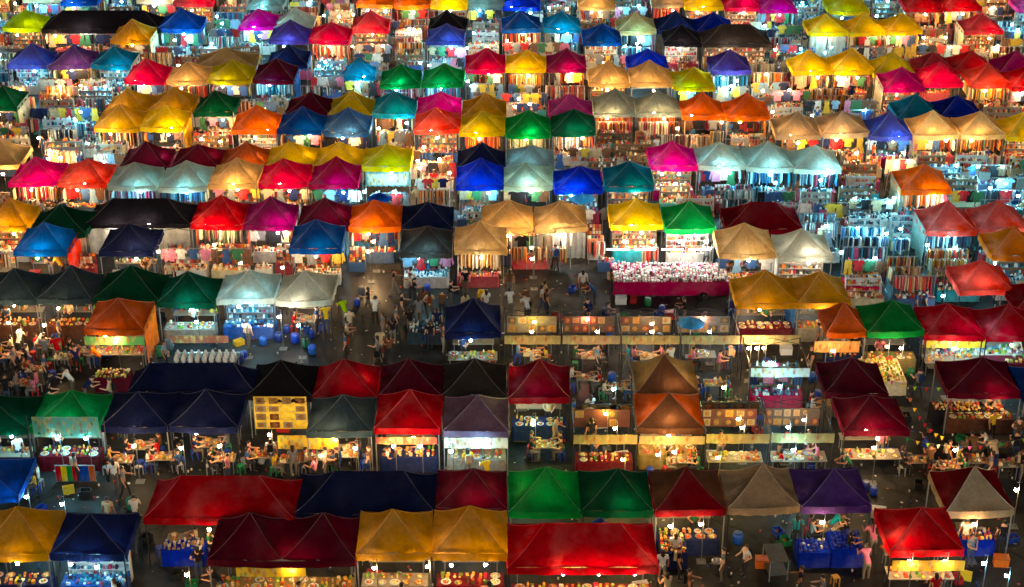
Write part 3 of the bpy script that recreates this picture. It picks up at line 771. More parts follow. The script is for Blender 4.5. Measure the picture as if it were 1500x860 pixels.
# ---------------------------------------------------------------- people
def person_mesh(name, J, arms, legs, lean=0.0):
    """J: pelvis, chest, neck, head joints; arms/legs: chains; grown with the Skin modifier as one surface"""
    V, E, Rd, part = [], [], [], []
    def v(p, r_, pt): V.append(p); Rd.append(r_); part.append(pt); return len(V) - 1
    pel, bel, che, nec, hb, ht = J
    a = v(pel, (.145, .11), 2); b_ = v(bel, (.135, .1), 1); c_ = v(che, (.15, .11), 1); n_ = v(nec, (.055, .055), 0); h1 = v(hb, (.075, .085), 0); h2 = v(ht, (.08, .09), 0)
    E += [(a, b_), (b_, c_), (c_, n_), (n_, h1), (h1, h2)]
    fw = (Vector(hb) - Vector(pel)); fx = Vector((0, -1, 0))
    ns = v(tuple(Vector(hb) + Vector((0, -.095, .02))), (.016, .016), 0); E.append((h1, ns))
    for ch in arms:
        prev = c_
        for i, (p, r_) in enumerate(zip(ch, (.07, .052, .042, .032))):
            k = v(p, (r_, r_), 1 if i < 2 else 0); E.append((prev, k)); prev = k
        d = (Vector(ch[3]) - Vector(ch[2])).normalized(); sd = d.cross(Vector((0, 0, 1))); sd = sd.normalized() if sd.length > .1 else Vector((1, 0, 0))
        pal = v(tuple(Vector(ch[3]) + d * .07), (.035, .02), 0); E.append((prev, pal))
        for q, (off, l_) in enumerate(((-.03, .07), (-.01, .085), (.01, .08), (.03, .06))):
            k1 = v(tuple(Vector(ch[3]) + d * (.1 + l_ * .5) + sd * off), (.01, .01), 0); k2 = v(tuple(Vector(ch[3]) + d * (.09 + l_) + sd * off + Vector((0, 0, -.015))), (.008, .008), 0)
            E += [(pal, k1), (k1, k2)]
        th = v(tuple(Vector(ch[3]) + d * .07 + sd * -.055), (.011, .011), 0); E.append((prev, th))
    for ch in legs:
        prev = a
        for i, (p, r_) in enumerate(zip(ch, (.095, .062, .042, .04))):
            k = v(p, (r_, r_), 2 if i < 3 else 3); E.append((prev, k)); prev = k
    me = bpy.data.meshes.new(name); me.from_pydata(V, E, []); ob = bpy.data.objects.new(name, me); C.objects.link(ob)
    ob.modifiers.new('s', 'SKIN'); sm = ob.modifiers.new('d', 'SUBSURF'); sm.levels = 1; sm.render_levels = 1
    if not me.skin_vertices: me.attributes  # layer is made by the modifier
    bpy.context.view_layer.objects.active = ob
    sv = me.skin_vertices[0].data if me.skin_vertices else None
    if sv is None:
        bpy.ops.object.select_all(action='DESELECT'); ob.select_set(True); bpy.ops.mesh.customdata_skin_add(); sv = me.skin_vertices[0].data
    for i, r_ in enumerate(Rd): sv[i].radius = r_; sv[i].use_root = (i == 0)
    dg = bpy.context.evaluated_depsgraph_get(); dg.update(); out = bpy.data.meshes.new_from_object(ob.evaluated_get(dg)); out.name = name
    C.objects.unlink(ob); bpy.data.objects.remove(ob); bpy.data.meshes.remove(me)
    out.materials.clear()
    for k in ('skin', 'cloth', 'trousers', 'shoe'): out.materials.append(M[k])
    segs = [(Vector(V[i]), Vector(V[j]), part[j]) for i, j in E]
    for p in out.polygons:
        best = 1e9; bp_ = 0
        for A, B, pt in segs:
            ab = B - A; u = max(0, min(1, (p.center - A).dot(ab) / max(1e-9, ab.length_squared))); d_ = (p.center - (A + ab * u)).length
            if d_ < best: best = d_; bp_ = pt
        p.material_index = bp_; p.use_smooth = True
    return out, Vector(hb), Vector(ht)
def body(pel_z=.92, lean=(0, 0), sit=False, arms='down', stride=0.0, kneel=False):
    lx, ly = lean
    def sp(h, f): return (lx * f, ly * f, pel_z + h * (1 - .35 * abs(ly) * f))
    J = [(0, 0, pel_z), sp(.2, .3), sp(.42, .72), sp(.55, .95), sp(.62, 1.08), sp(.72, 1.18)]
    ch = Vector(J[2]); A = []
    for s in (-1, 1):
        sh = ch + Vector((s * .19, 0, .06))
        mode = arms if isinstance(arms, str) else arms[0 if s < 0 else 1]
        if mode == 'down': el, wr = sh + Vector((s * .06, .03, -.27)), sh + Vector((s * .07, -.06, -.5))
        elif mode == 'front': el, wr = sh + Vector((s * .07, -.1, -.24)), sh + Vector((s * -.02, -.33, -.22))
        elif mode == 'up': el, wr = sh + Vector((s * .1, -.16, .02)), sh + Vector((s * .04, -.32, .22))
        else: el, wr = sh + Vector((s * .14, .06, -.22)), sh + Vector((s * .02, -.08, -.38))
        A.append([tuple(sh), tuple((sh + el) / 2), tuple(el), tuple(wr)])
    Lg = []
    for s in (-1, 1):
        st = stride * s
        if sit: Lg.append([(s * .1, -.04, pel_z - .01), (s * .13, -.42, pel_z), (s * .13, -.38, .09), (s * .13, -.52, .035)])
        else: Lg.append([(s * .1, 0, pel_z - .06), (s * .11, -.05 - st * .5, .5), (s * .11, -st, .09), (s * .12, -.15 - st, .035)])
    return J, A, Lg
POSES = {}
for n_, kw in dict(standing=dict(), walking=dict(stride=.22, arms=('down', 'front')), reaching=dict(arms='front', lean=(0, -.08)), holding=dict(arms=('front', 'hip')),
                   bending=dict(lean=(0, -.42), arms='front', pel_z=.88), sitting=dict(pel_z=.5, sit=True, arms='front', lean=(0, -.06)), pointing=dict(arms=('down', 'up'))).items():
    POSES[n_] = person_mesh('person_' + n_, *body(**kw))
def _hair(long):
    V = []; Fc = []; n = 10; rows = 6 if not long else 8
    for j in range(rows):
        for i in range(n):
            a = 2 * math.pi * i / n; ph = j / 5 * 1.75; r_ = .098 * math.sin(min(ph + .12, 1.7)); z = .1 * math.cos(min(ph, 1.75)) + .01
            front = math.cos(a + math.pi / 2) > .35
            if j > 3 and front: z = .1 * math.cos(3 / 5 * 1.75) + .01; r_ = .1
            if j > 5 and not front: z = -.03 - .09 * (j - 5); r_ = .1 - .01 * (j - 5)
            V.append((r_ * math.cos(a), r_ * math.sin(a) * 1.1 + .008, z))
    for j in range(rows - 1):
        for i in range(n): Fc.append((j * n + i, j * n + (i + 1) % n, (j + 1) * n + (i + 1) % n, (j + 1) * n + i))
    Fc.append(tuple(range(n))); return mesh('hair', V, Fc, M['hair'], True)
HAIR = [_hair(False), _hair(True)]
BAGS = [one(lambda b_: b_.box(0, .17, 1.05, .28, .13, .38, taper=.85), 'backpack', M['cloth']), one(lambda b_: (b_.box(.3, .0, .62, .1, .3, .3, taper=.9), b_.bar((.3, -.1, .9), (.22, 0, 1.38), .012), b_.bar((.3, .1, .9), (.22, 0, 1.38), .012)), 'shoulder_bag', M['cloth'])]
PEOPLE = []
def person(x, y, rz, pose, cn, where, z=0.0, s=1.0, rgb=None, auto=True):
    if len(PEOPLE) >= 325 or (auto and y > 80 and sum(1 for q in PEOPLE if q[1] > 80) >= 70): return
    for q in PEOPLE:
        if abs(q[0] - x) < .42 and abs(q[1] - y) < .42: return
    if not seen(x, y, .2, 1.5, 1.1): return
    PEOPLE.append((x, y)); me, hb, ht = POSES[pose]
    o = link('person', me, None, (x, y, z), (0, 0, rz), (s, s, s), lin(rgb or dict(CNAME).get(cn, PAL.get(cn, (128, 128, 128)))) + (1,))
    d = (ht - hb); tilt = math.atan2(-d.y, d.z)
    link('hair', random.choice(HAIR), o, tuple(hb + d * .45), (tilt, 0, 0))
    bg = ''
    if pose in ('standing', 'walking', 'holding') and random.random() < .45: k_ = random.randrange(2); link(('backpack', 'shoulder_bag')[k_], BAGS[k_], o, color=lin(random.choice([(30, 30, 34), (120, 60, 40), (40, 60, 110), (190, 170, 140)])) + (1,)); bg = (' with backpack', ' with shoulder bag')[k_]
    tag(o, clip('person in %s top%s %s %s' % (cn, bg, pose, where)), 'person', 'people in the market')

# shoppers seen in the photograph (zoom coordinates of the head)
rq = random.Random(5); PX = [(rq.uniform(505, 735), rq.uniform(418, 500)) for _ in range(26)] + [(rq.uniform(745, 900), rq.uniform(395, 448)) for _ in range(12)] + [(rq.uniform(0, 200), rq.uniform(480, 570)) for _ in range(10)] + [(rq.uniform(560, 660), rq.uniform(395, 430)) for _ in range(6)] + [(rq.uniform(960, 1300), rq.uniform(770, 850)) for _ in range(8)] + [(rq.uniform(1290, 1500), rq.uniform(560, 680)) for _ in range(14)] + [(rq.uniform(840, 930), rq.uniform(545, 620)) for _ in range(6)]
DARK = ['black', 'navy', 'grey', 'denim blue', 'brown', 'white', 'beige', 'black']
PP = [(9, 325, 415, 'bending', 'red'), (9, 245, 470, 'standing', 'denim blue'), (9, 100, 370, 'bending', 'white'), (9, 200, 380, 'bending', 'white'), (9, 935, 400, 'standing', 'pale blue'), (9, 565, 450, 'bending', 'orange'),
      (10, 680, 190, 'bending', 'white'), (10, 725, 235, 'standing', 'grey'), (10, 800, 195, 'standing', 'grey'), (10, 880, 210, 'reaching', 'black'), (10, 1035, 210, 'standing', 'navy'), (10, 510, 195, 'bending', 'lime'), (10, 400, 235, 'bending', 'yellow'), (10, 345, 200, 'standing', 'denim blue'), (10, 710, 380, 'bending', 'beige'),
      (11, 490, 420, 'standing', 'pale blue'), (11, 665, 415, 'walking', 'turquoise'), (11, 915, 425, 'reaching', 'white'), (11, 1185, 450, 'reaching', 'pink'), (11, 1250, 410, 'standing', 'denim blue'), (11, 115, 440, 'holding', 'white'),
      (12, 875, 115, 'standing', 'denim blue'), (12, 930, 105, 'walking', 'denim blue'), (12, 270, 430, 'standing', 'black'), (12, 890, 560, 'walking', 'grey'), (13, 85, 75, 'standing', 'white'), (13, 640, 240, 'walking', 'grey'), (13, 590, 200, 'standing', 'white'), (13, 700, 395, 'reaching', 'white'), (13, 560, 400, 'standing', 'beige'), (13, 1160, 800, 'bending', 'black'),
      (14, 75, 90, 'standing', 'white'), (14, 190, 130, 'standing', 'grey'), (14, 260, 140, 'holding', 'beige'), (14, 360, 140, 'standing', 'white'), (14, 420, 140, 'walking', 'black'), (14, 590, 130, 'standing', 'brown'), (14, 1110, 145, 'standing', 'yellow'),
      (16, 175, 495, 'sitting', 'turquoise'), (16, 350, 500, 'bending', 'turquoise'), (16, 580, 580, 'bending', 'pink'), (16, 545, 705, 'bending', 'pink'), (16, 1065, 515, 'standing', 'white'), (16, 1260, 525, 'standing', 'black'), (16, 1220, 130, 'bending', 'beige'), (16, 285, 110, 'reaching', 'pink'),
      (5, 1155, 670, 'sitting', 'yellow'), (5, 350, 715, 'bending', 'yellow'), (6, 985, 285, 'standing', 'black'), (6, 1020, 95, 'standing', 'grey'), (6, 930, 330, 'bending', 'beige'), (8, 630, 45, 'standing', 'orange'), (8, 650, 365, 'sitting', 'grey'), (8, 245, 470, 'standing', 'white'), (8, 1215, 270, 'standing', 'white'), (3, 830, 790, 'standing', 'white'), (3, 650, 800, 'standing', 'navy'), (7, 560, 30, 'walking', 'turquoise')]
PP += [(1, u * 3.908, v * 3.908, rq.choice(['standing', 'walking', 'reaching', 'holding', 'bending']), rq.choice(DARK)) for u, v in PX]
for i, (r, x, y, pose, cn) in enumerate(PP):
    p, _ = at(*px(r, x, y), 1.15 if pose in ('sitting', 'bending') else 1.55); n_ = nearest(p.x, p.y); rnd = random.Random(i)
    if i >= len(PP) - len(PX) and tent_at(p.x, p.y, .15): continue
    if pose == 'sitting': stool(p.x, p.y, n_['ref'], rnd)
    person(p.x, p.y, rnd.choice([R(180), R(90), R(-90), R(200)]) + rnd.uniform(-.3, .3), pose, cn, 'near ' + art(n_['ref']), auto=False)
# ---------------------------------------------------------------- stalls under the tents
def cooler_box(x, y, ref, rnd):
    cn, cc = rnd.choice([('blue', (20, 70, 180)), ('red', (190, 30, 40)), ('white', (220, 224, 226)), ('orange', (230, 110, 30))])
    o = empty('cooler_box', (x, y, 0), rnd.uniform(-.3, .3)); boxpart('box', o, 0, 0, 0, .6, .4, .36, lin(cc) + (1,)); boxpart('lid', o, 0, 0, .362, .63, .43, .06, tuple(v * .7 for v in lin(cc)) + (1,))
    tag(o, clip('%s cooler box by %s' % (cn, art(ref))), 'cooler', 'cooler boxes')
def menu_board(x, y, z, w_, h, ref, rnd, base=(.75, .68, .5), nx=4, ny=2, tilt=0.0, rz=0, what='menu board of dish photos', post=True):
    o = empty('menu_board', (x, y, z), rz); boxpart('board', o, 0, 0, 0, w_, .03, h, tuple(base) + (1,), 'wood')
    for i in range(nx):
        for j in range(ny):
            if rnd.random() < .12: continue
            link('dish_photo', DISH, o, (-w_ / 2 + (i + .5) * w_ / nx, -.022, (j + .5) * h / ny), (0, 0, 0), (w_ / nx * rnd.uniform(.62, .84) / .5, 1, h / ny * rnd.uniform(.62, .82) / .4), tuple(pick(rnd, [(130, 112, 84), (140, 130, 112), (140, 106, 44), (90, 34, 26), (66, 58, 44), (50, 42, 38)])) + (1,))
    if post:
        for a in (-1, 1): link('post', LEG, o, (a * (w_ / 2 - .05), .04, -z), (0, 0, 0), (.7, .7, z + h), (.05, .05, .05, 1))
    tag(o, clip(what + ' ' + ref), 'menu board', 'menu boards of the food stalls'); return o
DISH = one(lambda b_: b_.box(0, 0, -.2, .5, .012, .4), 'dish_photo', M['dish'])
def banner(xl, xr, yb, h, color, label, z=None, px_=True, d=0.0, hang=.0):
    """printed banner; xl, xr, yb: photo pixels of its lower edge at height z"""
    z = z if z is not None else EAVE - VAL - h; a, _ = at(xl, yb, z); b_, _ = at(xr, yb, z); w_ = b_.x - a.x; n = 14; V = []; Fc = []
    for j in range(n + 1):
        u = j / n; s = 2 * u - 1; V += [(s * w_ / 2, .015 * math.sin(j * 1.7), h), (s * w_ / 2, .02 * math.sin(j * 1.7 + .6), -.02 * (1 - s * s))]
    Fc = [(2 * j, 2 * j + 1, 2 * j + 3, 2 * j + 2) for j in range(n)]
    o = link('banner', mesh('banner', V, Fc, M['banner'], True), None, ((a.x + b_.x) / 2, a.y + d, z), color=lin(color) + (1,)); tag(o, label, 'banner', None)
    return o
def stall(t, x, y, w_, d_, con, lampk, ref, where, seed):
    rnd = random.Random(seed); pal = COOL if lampk == 'c' else WARM; f = y - d_ / 2  # palette follows the lamp, its tint painted into the goods
    deep = d_ > 2.2
    if con == 'c':
        n = int(w_ / .5); z = rnd.uniform(1.66, 1.8); yr = f + (.95 if deep else .75)
        if rnd.random() < .62:
            for i in range(n):
                if rnd.random() < .9: garment(x - w_ / 2 + .3 + i * (w_ - .5) / n + rnd.uniform(0, .08), yr + rnd.uniform(-.02, .02), z - .05, ref, rnd)
        else:
            g = MB(); side_rack(g, -w_ / 2 + .3, w_ / 2 - .3, 0, z - .03, rnd, pal); seen(x, yr, w_, 1.5, 1.1) and stuff(g, 'row_of_clothes', 'tight row of clothes on a rail %s %s' % (where, art(ref)), 'clothes', (x, yr, 0))
        rail(x, yr, w_ - .3, z, ref, where)
        table(x + rnd.uniform(-.2, .2), f + .42, w_ * .8, .62, .7, ref, rnd.choice([(.62, .6, .56, 1), (.5, .48, .45, 1), (.1, .16, .3, 1), (.55, .1, .12, 1)]), 'table of folded clothes', where=where)
        g = MB(); heap(g, w_ * .78, .58, .702, rnd, pal, 50); seen(x, f + .42, w_ * .7, .8) and stuff(g, 'folded_clothes', 'folded clothes and small goods on a table %s %s' % (where, art(ref)), 'clothes', (x, f + .42, 0))
        g = MB()
        for s in (-1, 1):
            for k in range(5):
                V, Fc = outline(rnd.choice([TEE, SHIRT, DRESS])); yy = -1.0 + k * .48
                g.add([(s * (w_ / 2 - .16) + b_ * s, yy + a, 1.8 + c_) for a, b_, c_ in V], Fc, pick(rnd, pal))
        if deep and seen(x, y - .9, w_, 1.5, .9): stuff(g, 'side_clothes', 'clothes hung along both sides %s %s' % (where, art(ref)), 'clothes', (x, y, 0))
        g = MB(); side_rack(g, -w_ / 2 + .35, w_ / 2 - .35, 0, 1.45, rnd, pal)
        if deep and seen(x, y + .5, w_, 1.2, .7): rail(x, y + .5, w_ - .6, 1.48, ref + ' back', where); stuff(g, 'row_of_clothes', 'row of clothes at the back %s %s' % (where, art(ref)), 'clothes', (x, y + .5, 0))
    elif con == 'r':
        for yy, z in ((f + .5, 1.5), (f + 1.3, 1.75)):
            g = MB(); side_rack(g, -w_ / 2 + .25, w_ / 2 - .25, 0, z - .03, rnd, pal, (.7, 1.05)); seen(x, yy, w_, z - .3, z - .8) and stuff(g, 'row_of_clothes', 'long row of clothes on a rail %s %s' % (where, art(ref)), 'clothes', (x, yy, 0)); rail(x, yy, w_ - .25, z, ref, where)
    elif con in 'gs':
        cl = rnd.choice([(.6, .05, .12, 1), (.62, .6, .56, 1), (.05, .12, .4, 1), (.65, .55, .35, 1), (.62, .6, .58, 1), (.05, .35, .4, 1)])
        table(x, f + .55, w_ - .3, .8, .7, ref, cl, 'cloth covered table of small goods', where=where)
        g = MB(); heap(g, w_ - .35, .76, .702, rnd, pal, 60); seen(x, f + .55, w_, .8) and stuff(g, 'small_goods', 'small goods spread on a table %s %s' % (where, art(ref)), 'goods', (x, f + .55, 0))
        if deep: shelf(x, f + 1.5, w_ - .4, .32, 1.7, 5, ref, rnd, pal, where)
        else: shelf(x, f + 1.3, w_ - .4, .3, 1.5, 4, ref, rnd, pal, where)
        if con == 's' or rnd.random() < .3:
            for i in range(4): garment(x - w_ / 2.6 + i * w_ / 3.8, f + 1.05, 1.62, ref, rnd)
            rail(x, f + 1.05, w_ - .25, 1.66, ref, where)
    elif con == 'f':
        cl = rnd.choice([None, (.16, .02, .03, 1), (.02, .03, .1, 1), (.34, .3, .24, 1), (.12, .05, .03, 1), (.3, .22, .08, 1)])
        table(x, f + .55, w_ - .25, .9, .78, ref, cl, 'food table of trays', where=where)
        nx = int((w_ - .4) / .43); fg = MB()
        for i in range(nx):
            for j in range(2):
                X, Y = x - (w_ - .4) / 2 + (i + .5) * (w_ - .4) / nx, f + .34 + j * .42
                if rnd.random() < .5: tray(X + rnd.uniform(-.05, .05), Y + rnd.uniform(-.03, .03), .782, ref, rnd, 'on a food table ' + where)
                else:
                    b0 = MB(); heap(b0, .4, .38, .782, rnd, rnd.choice([FOODC, GREENC, WARM, FOODC]), 0); dx, dy = X - x, Y - (f + .55); n0 = len(fg.v)
                    fg.v += [(a + dx, c_ + dy, e) for a, c_, e in b0.v]; fg.f += [tuple(q + n0 for q in ff) for ff in b0.f]; fg.c += b0.c
        seen(x, f + .55, w_, .85) and stuff(fg, 'food_goods', 'food, jars and packets between the trays %s %s' % (where, art(ref)), 'food', (x, f + .55, 0))
        if rnd.random() < .45 and where == 'under': menu_board(x + rnd.uniform(-.3, .3), y + .95, 1.0, w_ * .6, .6, 'at the back of the stall under ' + art(ref), rnd, rnd.choice([(.7, .1, .06), (.75, .55, .08), (.1, .3, .12)]), 4, 1)
        g = MB()
        for i in range(int(w_ * 3)): g.lathe(rnd.uniform(-w_ / 2 + .25, w_ / 2 - .25), rnd.uniform(-.1, .1), .802, [(.04, 0), (.045, .16), (.015, .2), (.015, .26)], pick(rnd, GREENC + COOL), 6)
        for i in range(int(w_ * 2.5)): g.ball(rnd.uniform(-w_ / 2 + .25, w_ / 2 - .25), rnd.uniform(-.25, .25), .802, rnd.uniform(.06, .13), pick(rnd, FOODC + GREENC))
        if d_ > 2.2:
            table(x, y + .6, w_ - .6, .6, .8, ref, None, 'rear preparation table', where=where); seen(x, y + .6, w_, 1.0) and stuff(g, 'cooking_goods', 'bottles, pots and produce on a rear table %s %s' % (where, art(ref)), 'goods', (x, y + .6, 0))
            person(x + rnd.uniform(-.8, .8), y - .1, rnd.uniform(-.4, .4), rnd.choice(['reaching', 'holding', 'bending']), rnd.choice(CNAME)[0], 'serving ' + where + ' ' + art(ref))
        if rnd.random() < .5: cooler_box(x + rnd.choice([-1, 1]) * (w_ / 2 - .5), y + .05, ref, rnd)
    elif con == 'd':
        nT = max(1, int(w_ / 1.6))
        for i in range(nT):
            tx, ty = x - w_ / 2 + (i + .5) * w_ / nT, f + .9 + rnd.uniform(-.1, .3)
            table(tx, ty, .9, .75, .72, ref, None, 'small dining table', where=where)
            for q in range(3): tray(tx + rnd.uniform(-.25, .25), ty + (q - 1) * .22, .722, ref, rnd, 'on a dining table ' + where)
            for s, rz in ((-1, R(90)), (1, R(-90))):
                for dy in (-.22, .26):
                    if rnd.random() < .85:
                        stool(tx + s * .75, ty + dy, ref, rnd)
                        if rnd.random() < .85: person(tx + s * .75, ty + dy, rz + rnd.uniform(-.2, .2), 'sitting', rnd.choice(CNAME)[0], where + ' ' + art(ref))
        table(x, y + d_ / 2 - .5, w_ - .6, .55, .8, ref, None, 'serving table', where=where)
        g = MB(); heap(g, w_ - .7, .5, .802, rnd, FOODC, 20); seen(x, y + d_ / 2 - .5, w_, .9) and stuff(g, 'cooking_goods', 'pots and dishes on a serving table %s %s' % (where, art(ref)), 'goods', (x, y + d_ / 2 - .5, 0))
    elif con in 'wp':
        cn = 'pale grey' if con == 'w' else 'pale blue'
        for i in range(2):
            V = []; Fc = []; n = 16; ww = w_ / 2 - .1
            for j in range(n + 1): u = j / n; V += [((u - .5) * ww, .05 * math.sin(j * 1.5), 2.15), ((u - .5) * ww, .07 * math.sin(j * 1.5 + .5), .35)]
            Fc = [(2 * j, 2 * j + 1, 2 * j + 3, 2 * j + 2) for j in range(n)]
            o = link('side_curtain', mesh('side_curtain', V, Fc, M['curtain'], True), None, (x - w_ / 4 + i * w_ / 2, f + (.25 if con == 'w' else 1.5), 0), color=lin((190, 186, 176) if con == 'w' else (120, 180, 200)) + (1,))
            tag(o, clip('%s curtain closing the front of %s' % (cn, art(ref))), 'curtain', 'curtains of closed stalls')
def crowd(x0, x1, y, ref, rnd, n, where='in front of'):
    for i in range(n):
        person(rnd.uniform(x0, x1), y + rnd.uniform(-.5, .3), rnd.choice([R(180), R(180), R(90), R(-90), 0]) + rnd.uniform(-.5, .5), rnd.choices(['standing', 'walking', 'reaching', 'holding', 'bending', 'pointing'], (3, 3, 3, 2, 1.5, .5))[0], rnd.choice(CNAME)[0], where + ' ' + art(ref), 0, rnd.uniform(.93, 1.04))
for i, t in enumerate(T):
    if t['con'] == 'n': continue
    stall(t, t['x'], t['y'], t['w'] - .1, t['d'] - .1, t['con'], t['lamp'], t['ref'], 'under', 100 + i)
    rnd = random.Random(900 + i)
    if t['y'] < 118: crowd(t['x'] - 1.2, t['x'] + 1.2, t['y'] - t['d'] / 2 - .6, t['ref'], rnd, rnd.choice([0, 1, 1]))

# ---------------------------------------------------------------- open stalls without a canopy, filling the gaps between the tents
occ = []
def free(x, y, w_, d_):
    for t in T:
        if abs(x - t['x']) < (w_ + t['w']) / 2 and abs(y - t['y']) < (d_ + t['d']) / 2: return False
    return all(abs(x - a) > (w_ + b_) / 2 or abs(y - c_) > (d_ + e) / 2 for a, c_, b_, e in occ)
yy = at(750, 446, 0)[0].y; k = 0
def zone(x, y):
    d = Vector((x, y, -CAM_H)); dep = d.y * math.cos(PITCH) - d.z * math.sin(PITCH); u, v = 750 + F_PX * d.x / dep, 430 - F_PX * (d.y * math.sin(PITCH) + d.z * math.cos(PITCH)) / dep
    return v < 398 or (u > 1262 and v < 446) or (u < 470 and v < 408)
while yy < 150:
    half = yy * .345 + 3; xx = -half + random.uniform(0, 1)
    while xx < half:
        w_, d_ = random.uniform(2.2, 2.9), 1.7
        if zone(xx, yy) and free(xx, yy, w_, d_) and seen(xx, yy - .4, w_, 1.5, .9):
            occ.append((xx, yy, w_, d_)); k += 1; n_ = nearest(xx, yy); rnd = random.Random(3000 + k)
            lk = min(LP, key=lambda q: (q[0].x - xx) ** 2 + (q[0].y - yy) ** 2); dl = math.hypot(lk[0].x - xx, lk[0].y - yy)
            stall(None, xx, yy, w_, d_, rnd.choice('ccgggrs'), lk[1], n_['ref'], 'at the open stall by', 4000 + k)
            if dl > 3.6 and seen(xx, yy - .5, .5, 1.9): lamp(Vector((xx + rnd.uniform(-.8, .8), yy - .5, 1.9)), lk[1])
            if yy < 115 and rnd.random() < .5: crowd(xx - 1, xx + 1, yy - 1.1, n_['ref'], rnd, 1, 'at the open stall by')
            xx += w_ * .55
        xx += .35
    yy += .5

nf = 0
yy = at(750, 446, 0)[0].y
while yy < 150:
    half = yy * .335 + 1; xx = -half
    while xx < half:
        if zone(xx, yy) and free(xx, yy, 1.0, .7) and seen(xx, yy, .6, 1.2, .6):
            occ.append((xx, yy, 1.0, .7)); nf += 1; rnd = random.Random(7000 + nf); k_ = rnd.random(); g = MB()
            lk = min(LP, key=lambda q: (q[0].x - xx) ** 2 + (q[0].y - yy) ** 2)[1]; pal = COOL if lk in 'ck' else WARM
            if k_ < .3: side_rack(g, -.42, .42, 0, 1.4, rnd, pal); g.bar((-.45, 0, 0), (-.45, 0, 1.42), .018, (.3, .3, .3)); g.bar((.45, 0, 0), (.45, 0, 1.42), .018, (.3, .3, .3)); g.bar((-.45, 0, 1.41), (.45, 0, 1.41), .016, (.3, .3, .3))
            elif k_ < .75:
                c_ = pick(rnd, [(220, 214, 200), (60, 90, 130), (150, 40, 50), (200, 180, 140)]); g.box(0, 0, 0, .95, .62, .6, c_); heap(g, .9, .58, .6, rnd, pal, 0)
                if rnd.random() < .5: g.box(0, .28, .6, .95, .04, .7, c_); b0 = MB(); [g.box(-.36 + .18 * a, .22, .7 + .22 * b_, .14, .06, .17, pick(rnd, pal)) for a in range(5) for b_ in range(3)]
            elif yy < 118: crowd(xx - .2, xx + .2, yy, nearest(xx, yy)['ref'], rnd, 1, 'near')
            stuff(g, 'display_goods', 'open stall', 'goods', (xx, yy, 0))
        xx += .25
    yy += .4
# ---------------------------------------------------------------- the food court in the middle and front: frames, banners, boards, tables
rn = random.Random(77)
def frame_stall(xl, xr, yb, bc, label, blabel, board=True, con='d', lk='w'):
    a, _ = at(xl, yb, 1.92); b_, _ = at(xr, yb, 1.92); w_ = b_.x - a.x; x, y = (a.x + b_.x) / 2, a.y + 1.5
    o = empty('open_gazebo', (x, y, 0)); c_ = (.03, .03, .035, 1); hw = w_ / 2 - .04
    for sx in (-1, 1):
        for sy in (-1, 1): link('leg', LEG, o, (sx * hw, sy * 1.45, 0), (0, 0, 0), (1, 1, 2.45), c_)
        for zz, zt in ((2.1, 2.42), (2.42, 2.1)): barpart('truss_bar', o, (sx * hw, -1.45, zz), (sx * hw, 1.45, zt), c_)
    for sy in (-1, 1):
        for i in range(2):
            xa, xb = -hw + i * hw, i * hw
            barpart('truss_bar', o, (xa, sy * 1.45, 2.08), (xb, sy * 1.45, 2.42), c_); barpart('truss_bar', o, (xa, sy * 1.43, 2.42), (xb, sy * 1.43, 2.08), c_)
    tag(o, label, 'gazebo', 'bare tent frames of the food court')
    if bc: banner(xl + 1, xr - 1, yb, .48, bc, blabel, 1.92, d=-.08)
    ref = label.replace('bare black stall frame ', 'bare frame ')
    if board:
        boxy = menu_board(x, y + 1.4, 1.0, w_ - .3, .95, 'at the back of ' + art(ref), rn, rn.choice([(.05, .035, .03), (.12, .1, .08), (.08, .02, .02)]), rn.choice([4, 5, 6]), 2)
    occ.append((x, y, w_, 3)); stall(None, x, y, w_ - .1, 2.9, con, lk, ref, 'under', int(xl * 3))
    lamp(Vector((x + rn.uniform(-.5, .5), y - .2, 1.9)), lk)
CR = (168, 152, 100)
frame_stall(738, 822, 503, CR, 'bare black stall frame beside the navy tent', 'cream banner with blurred print on the frame beside the navy tent', con='d')
frame_stall(823, 909, 503, (170, 146, 110), 'bare black stall frame second from the navy tent', 'cream banner on the frame second from the navy tent', con='d')
frame_stall(910, 996, 503, CR, 'bare black stall frame third from the navy tent', 'cream banner on the frame third from the navy tent', con='d')
frame_stall(997, 1084, 503, (160, 152, 116), 'bare black stall frame fourth from the navy tent', 'cream banner on the frame fourth from the navy tent', con='d', lk='c')
frame_stall(744, 814, 352, None, 'bare black stall frame hung with pale clothes below the tan tents', '', False, 'c', 'w')
frame_stall(839, 934, 649, CR, 'bare black stall frame beside the rust tent and the dark red tent', 'cream banner beside the rust tent toward the dark red tent', con='f', lk='w')
frame_stall(1033, 1127, 648, CR, 'bare black stall frame next to the rust tent', 'cream banner next to the rust tent', con='f', lk='w')
frame_stall(1128, 1222, 647, (164, 156, 104), 'bare black stall frame next to the maroon tent', 'cream banner next to the maroon tent', con='f', lk='c')
frame_stall(1098, 1186, 551, (190, 220, 226), 'bare black stall frame with a pale blue valance', 'pale blue valance on a bare stall frame', False, 'g', 'c')
banner(936, 1032, 649, .42, CR, 'cream printed banner under the rust tent', d=-.1)
banner(1086, 1172, 504, .5, CR, 'cream banner under the gold tent', 1.9)
banner(125, 213, 504, .48, (70, 170, 90), 'green and white banner under the rust tent of the food court', d=-.1)
banner(250, 335, 502, .4, (150, 84, 70), 'brown red sign above a rack of white jars', 1.25)
tb = banner(50, 147, 640, 1.05, (90, 190, 170), 'turquoise printed sheet on two poles before the green tent', 1.95)
for s_ in (-1, 1): link('pole', LEG, tb, (s_ * 1.72, .04, -1.95), (0, 0, 0), (.7, .7, 3.02), (.1, .1, .1, 1))
banner(408, 496, 656, .72, (236, 200, 40), 'yellow banner with dark oval picture below the slate tent', 1.35, d=-.1)
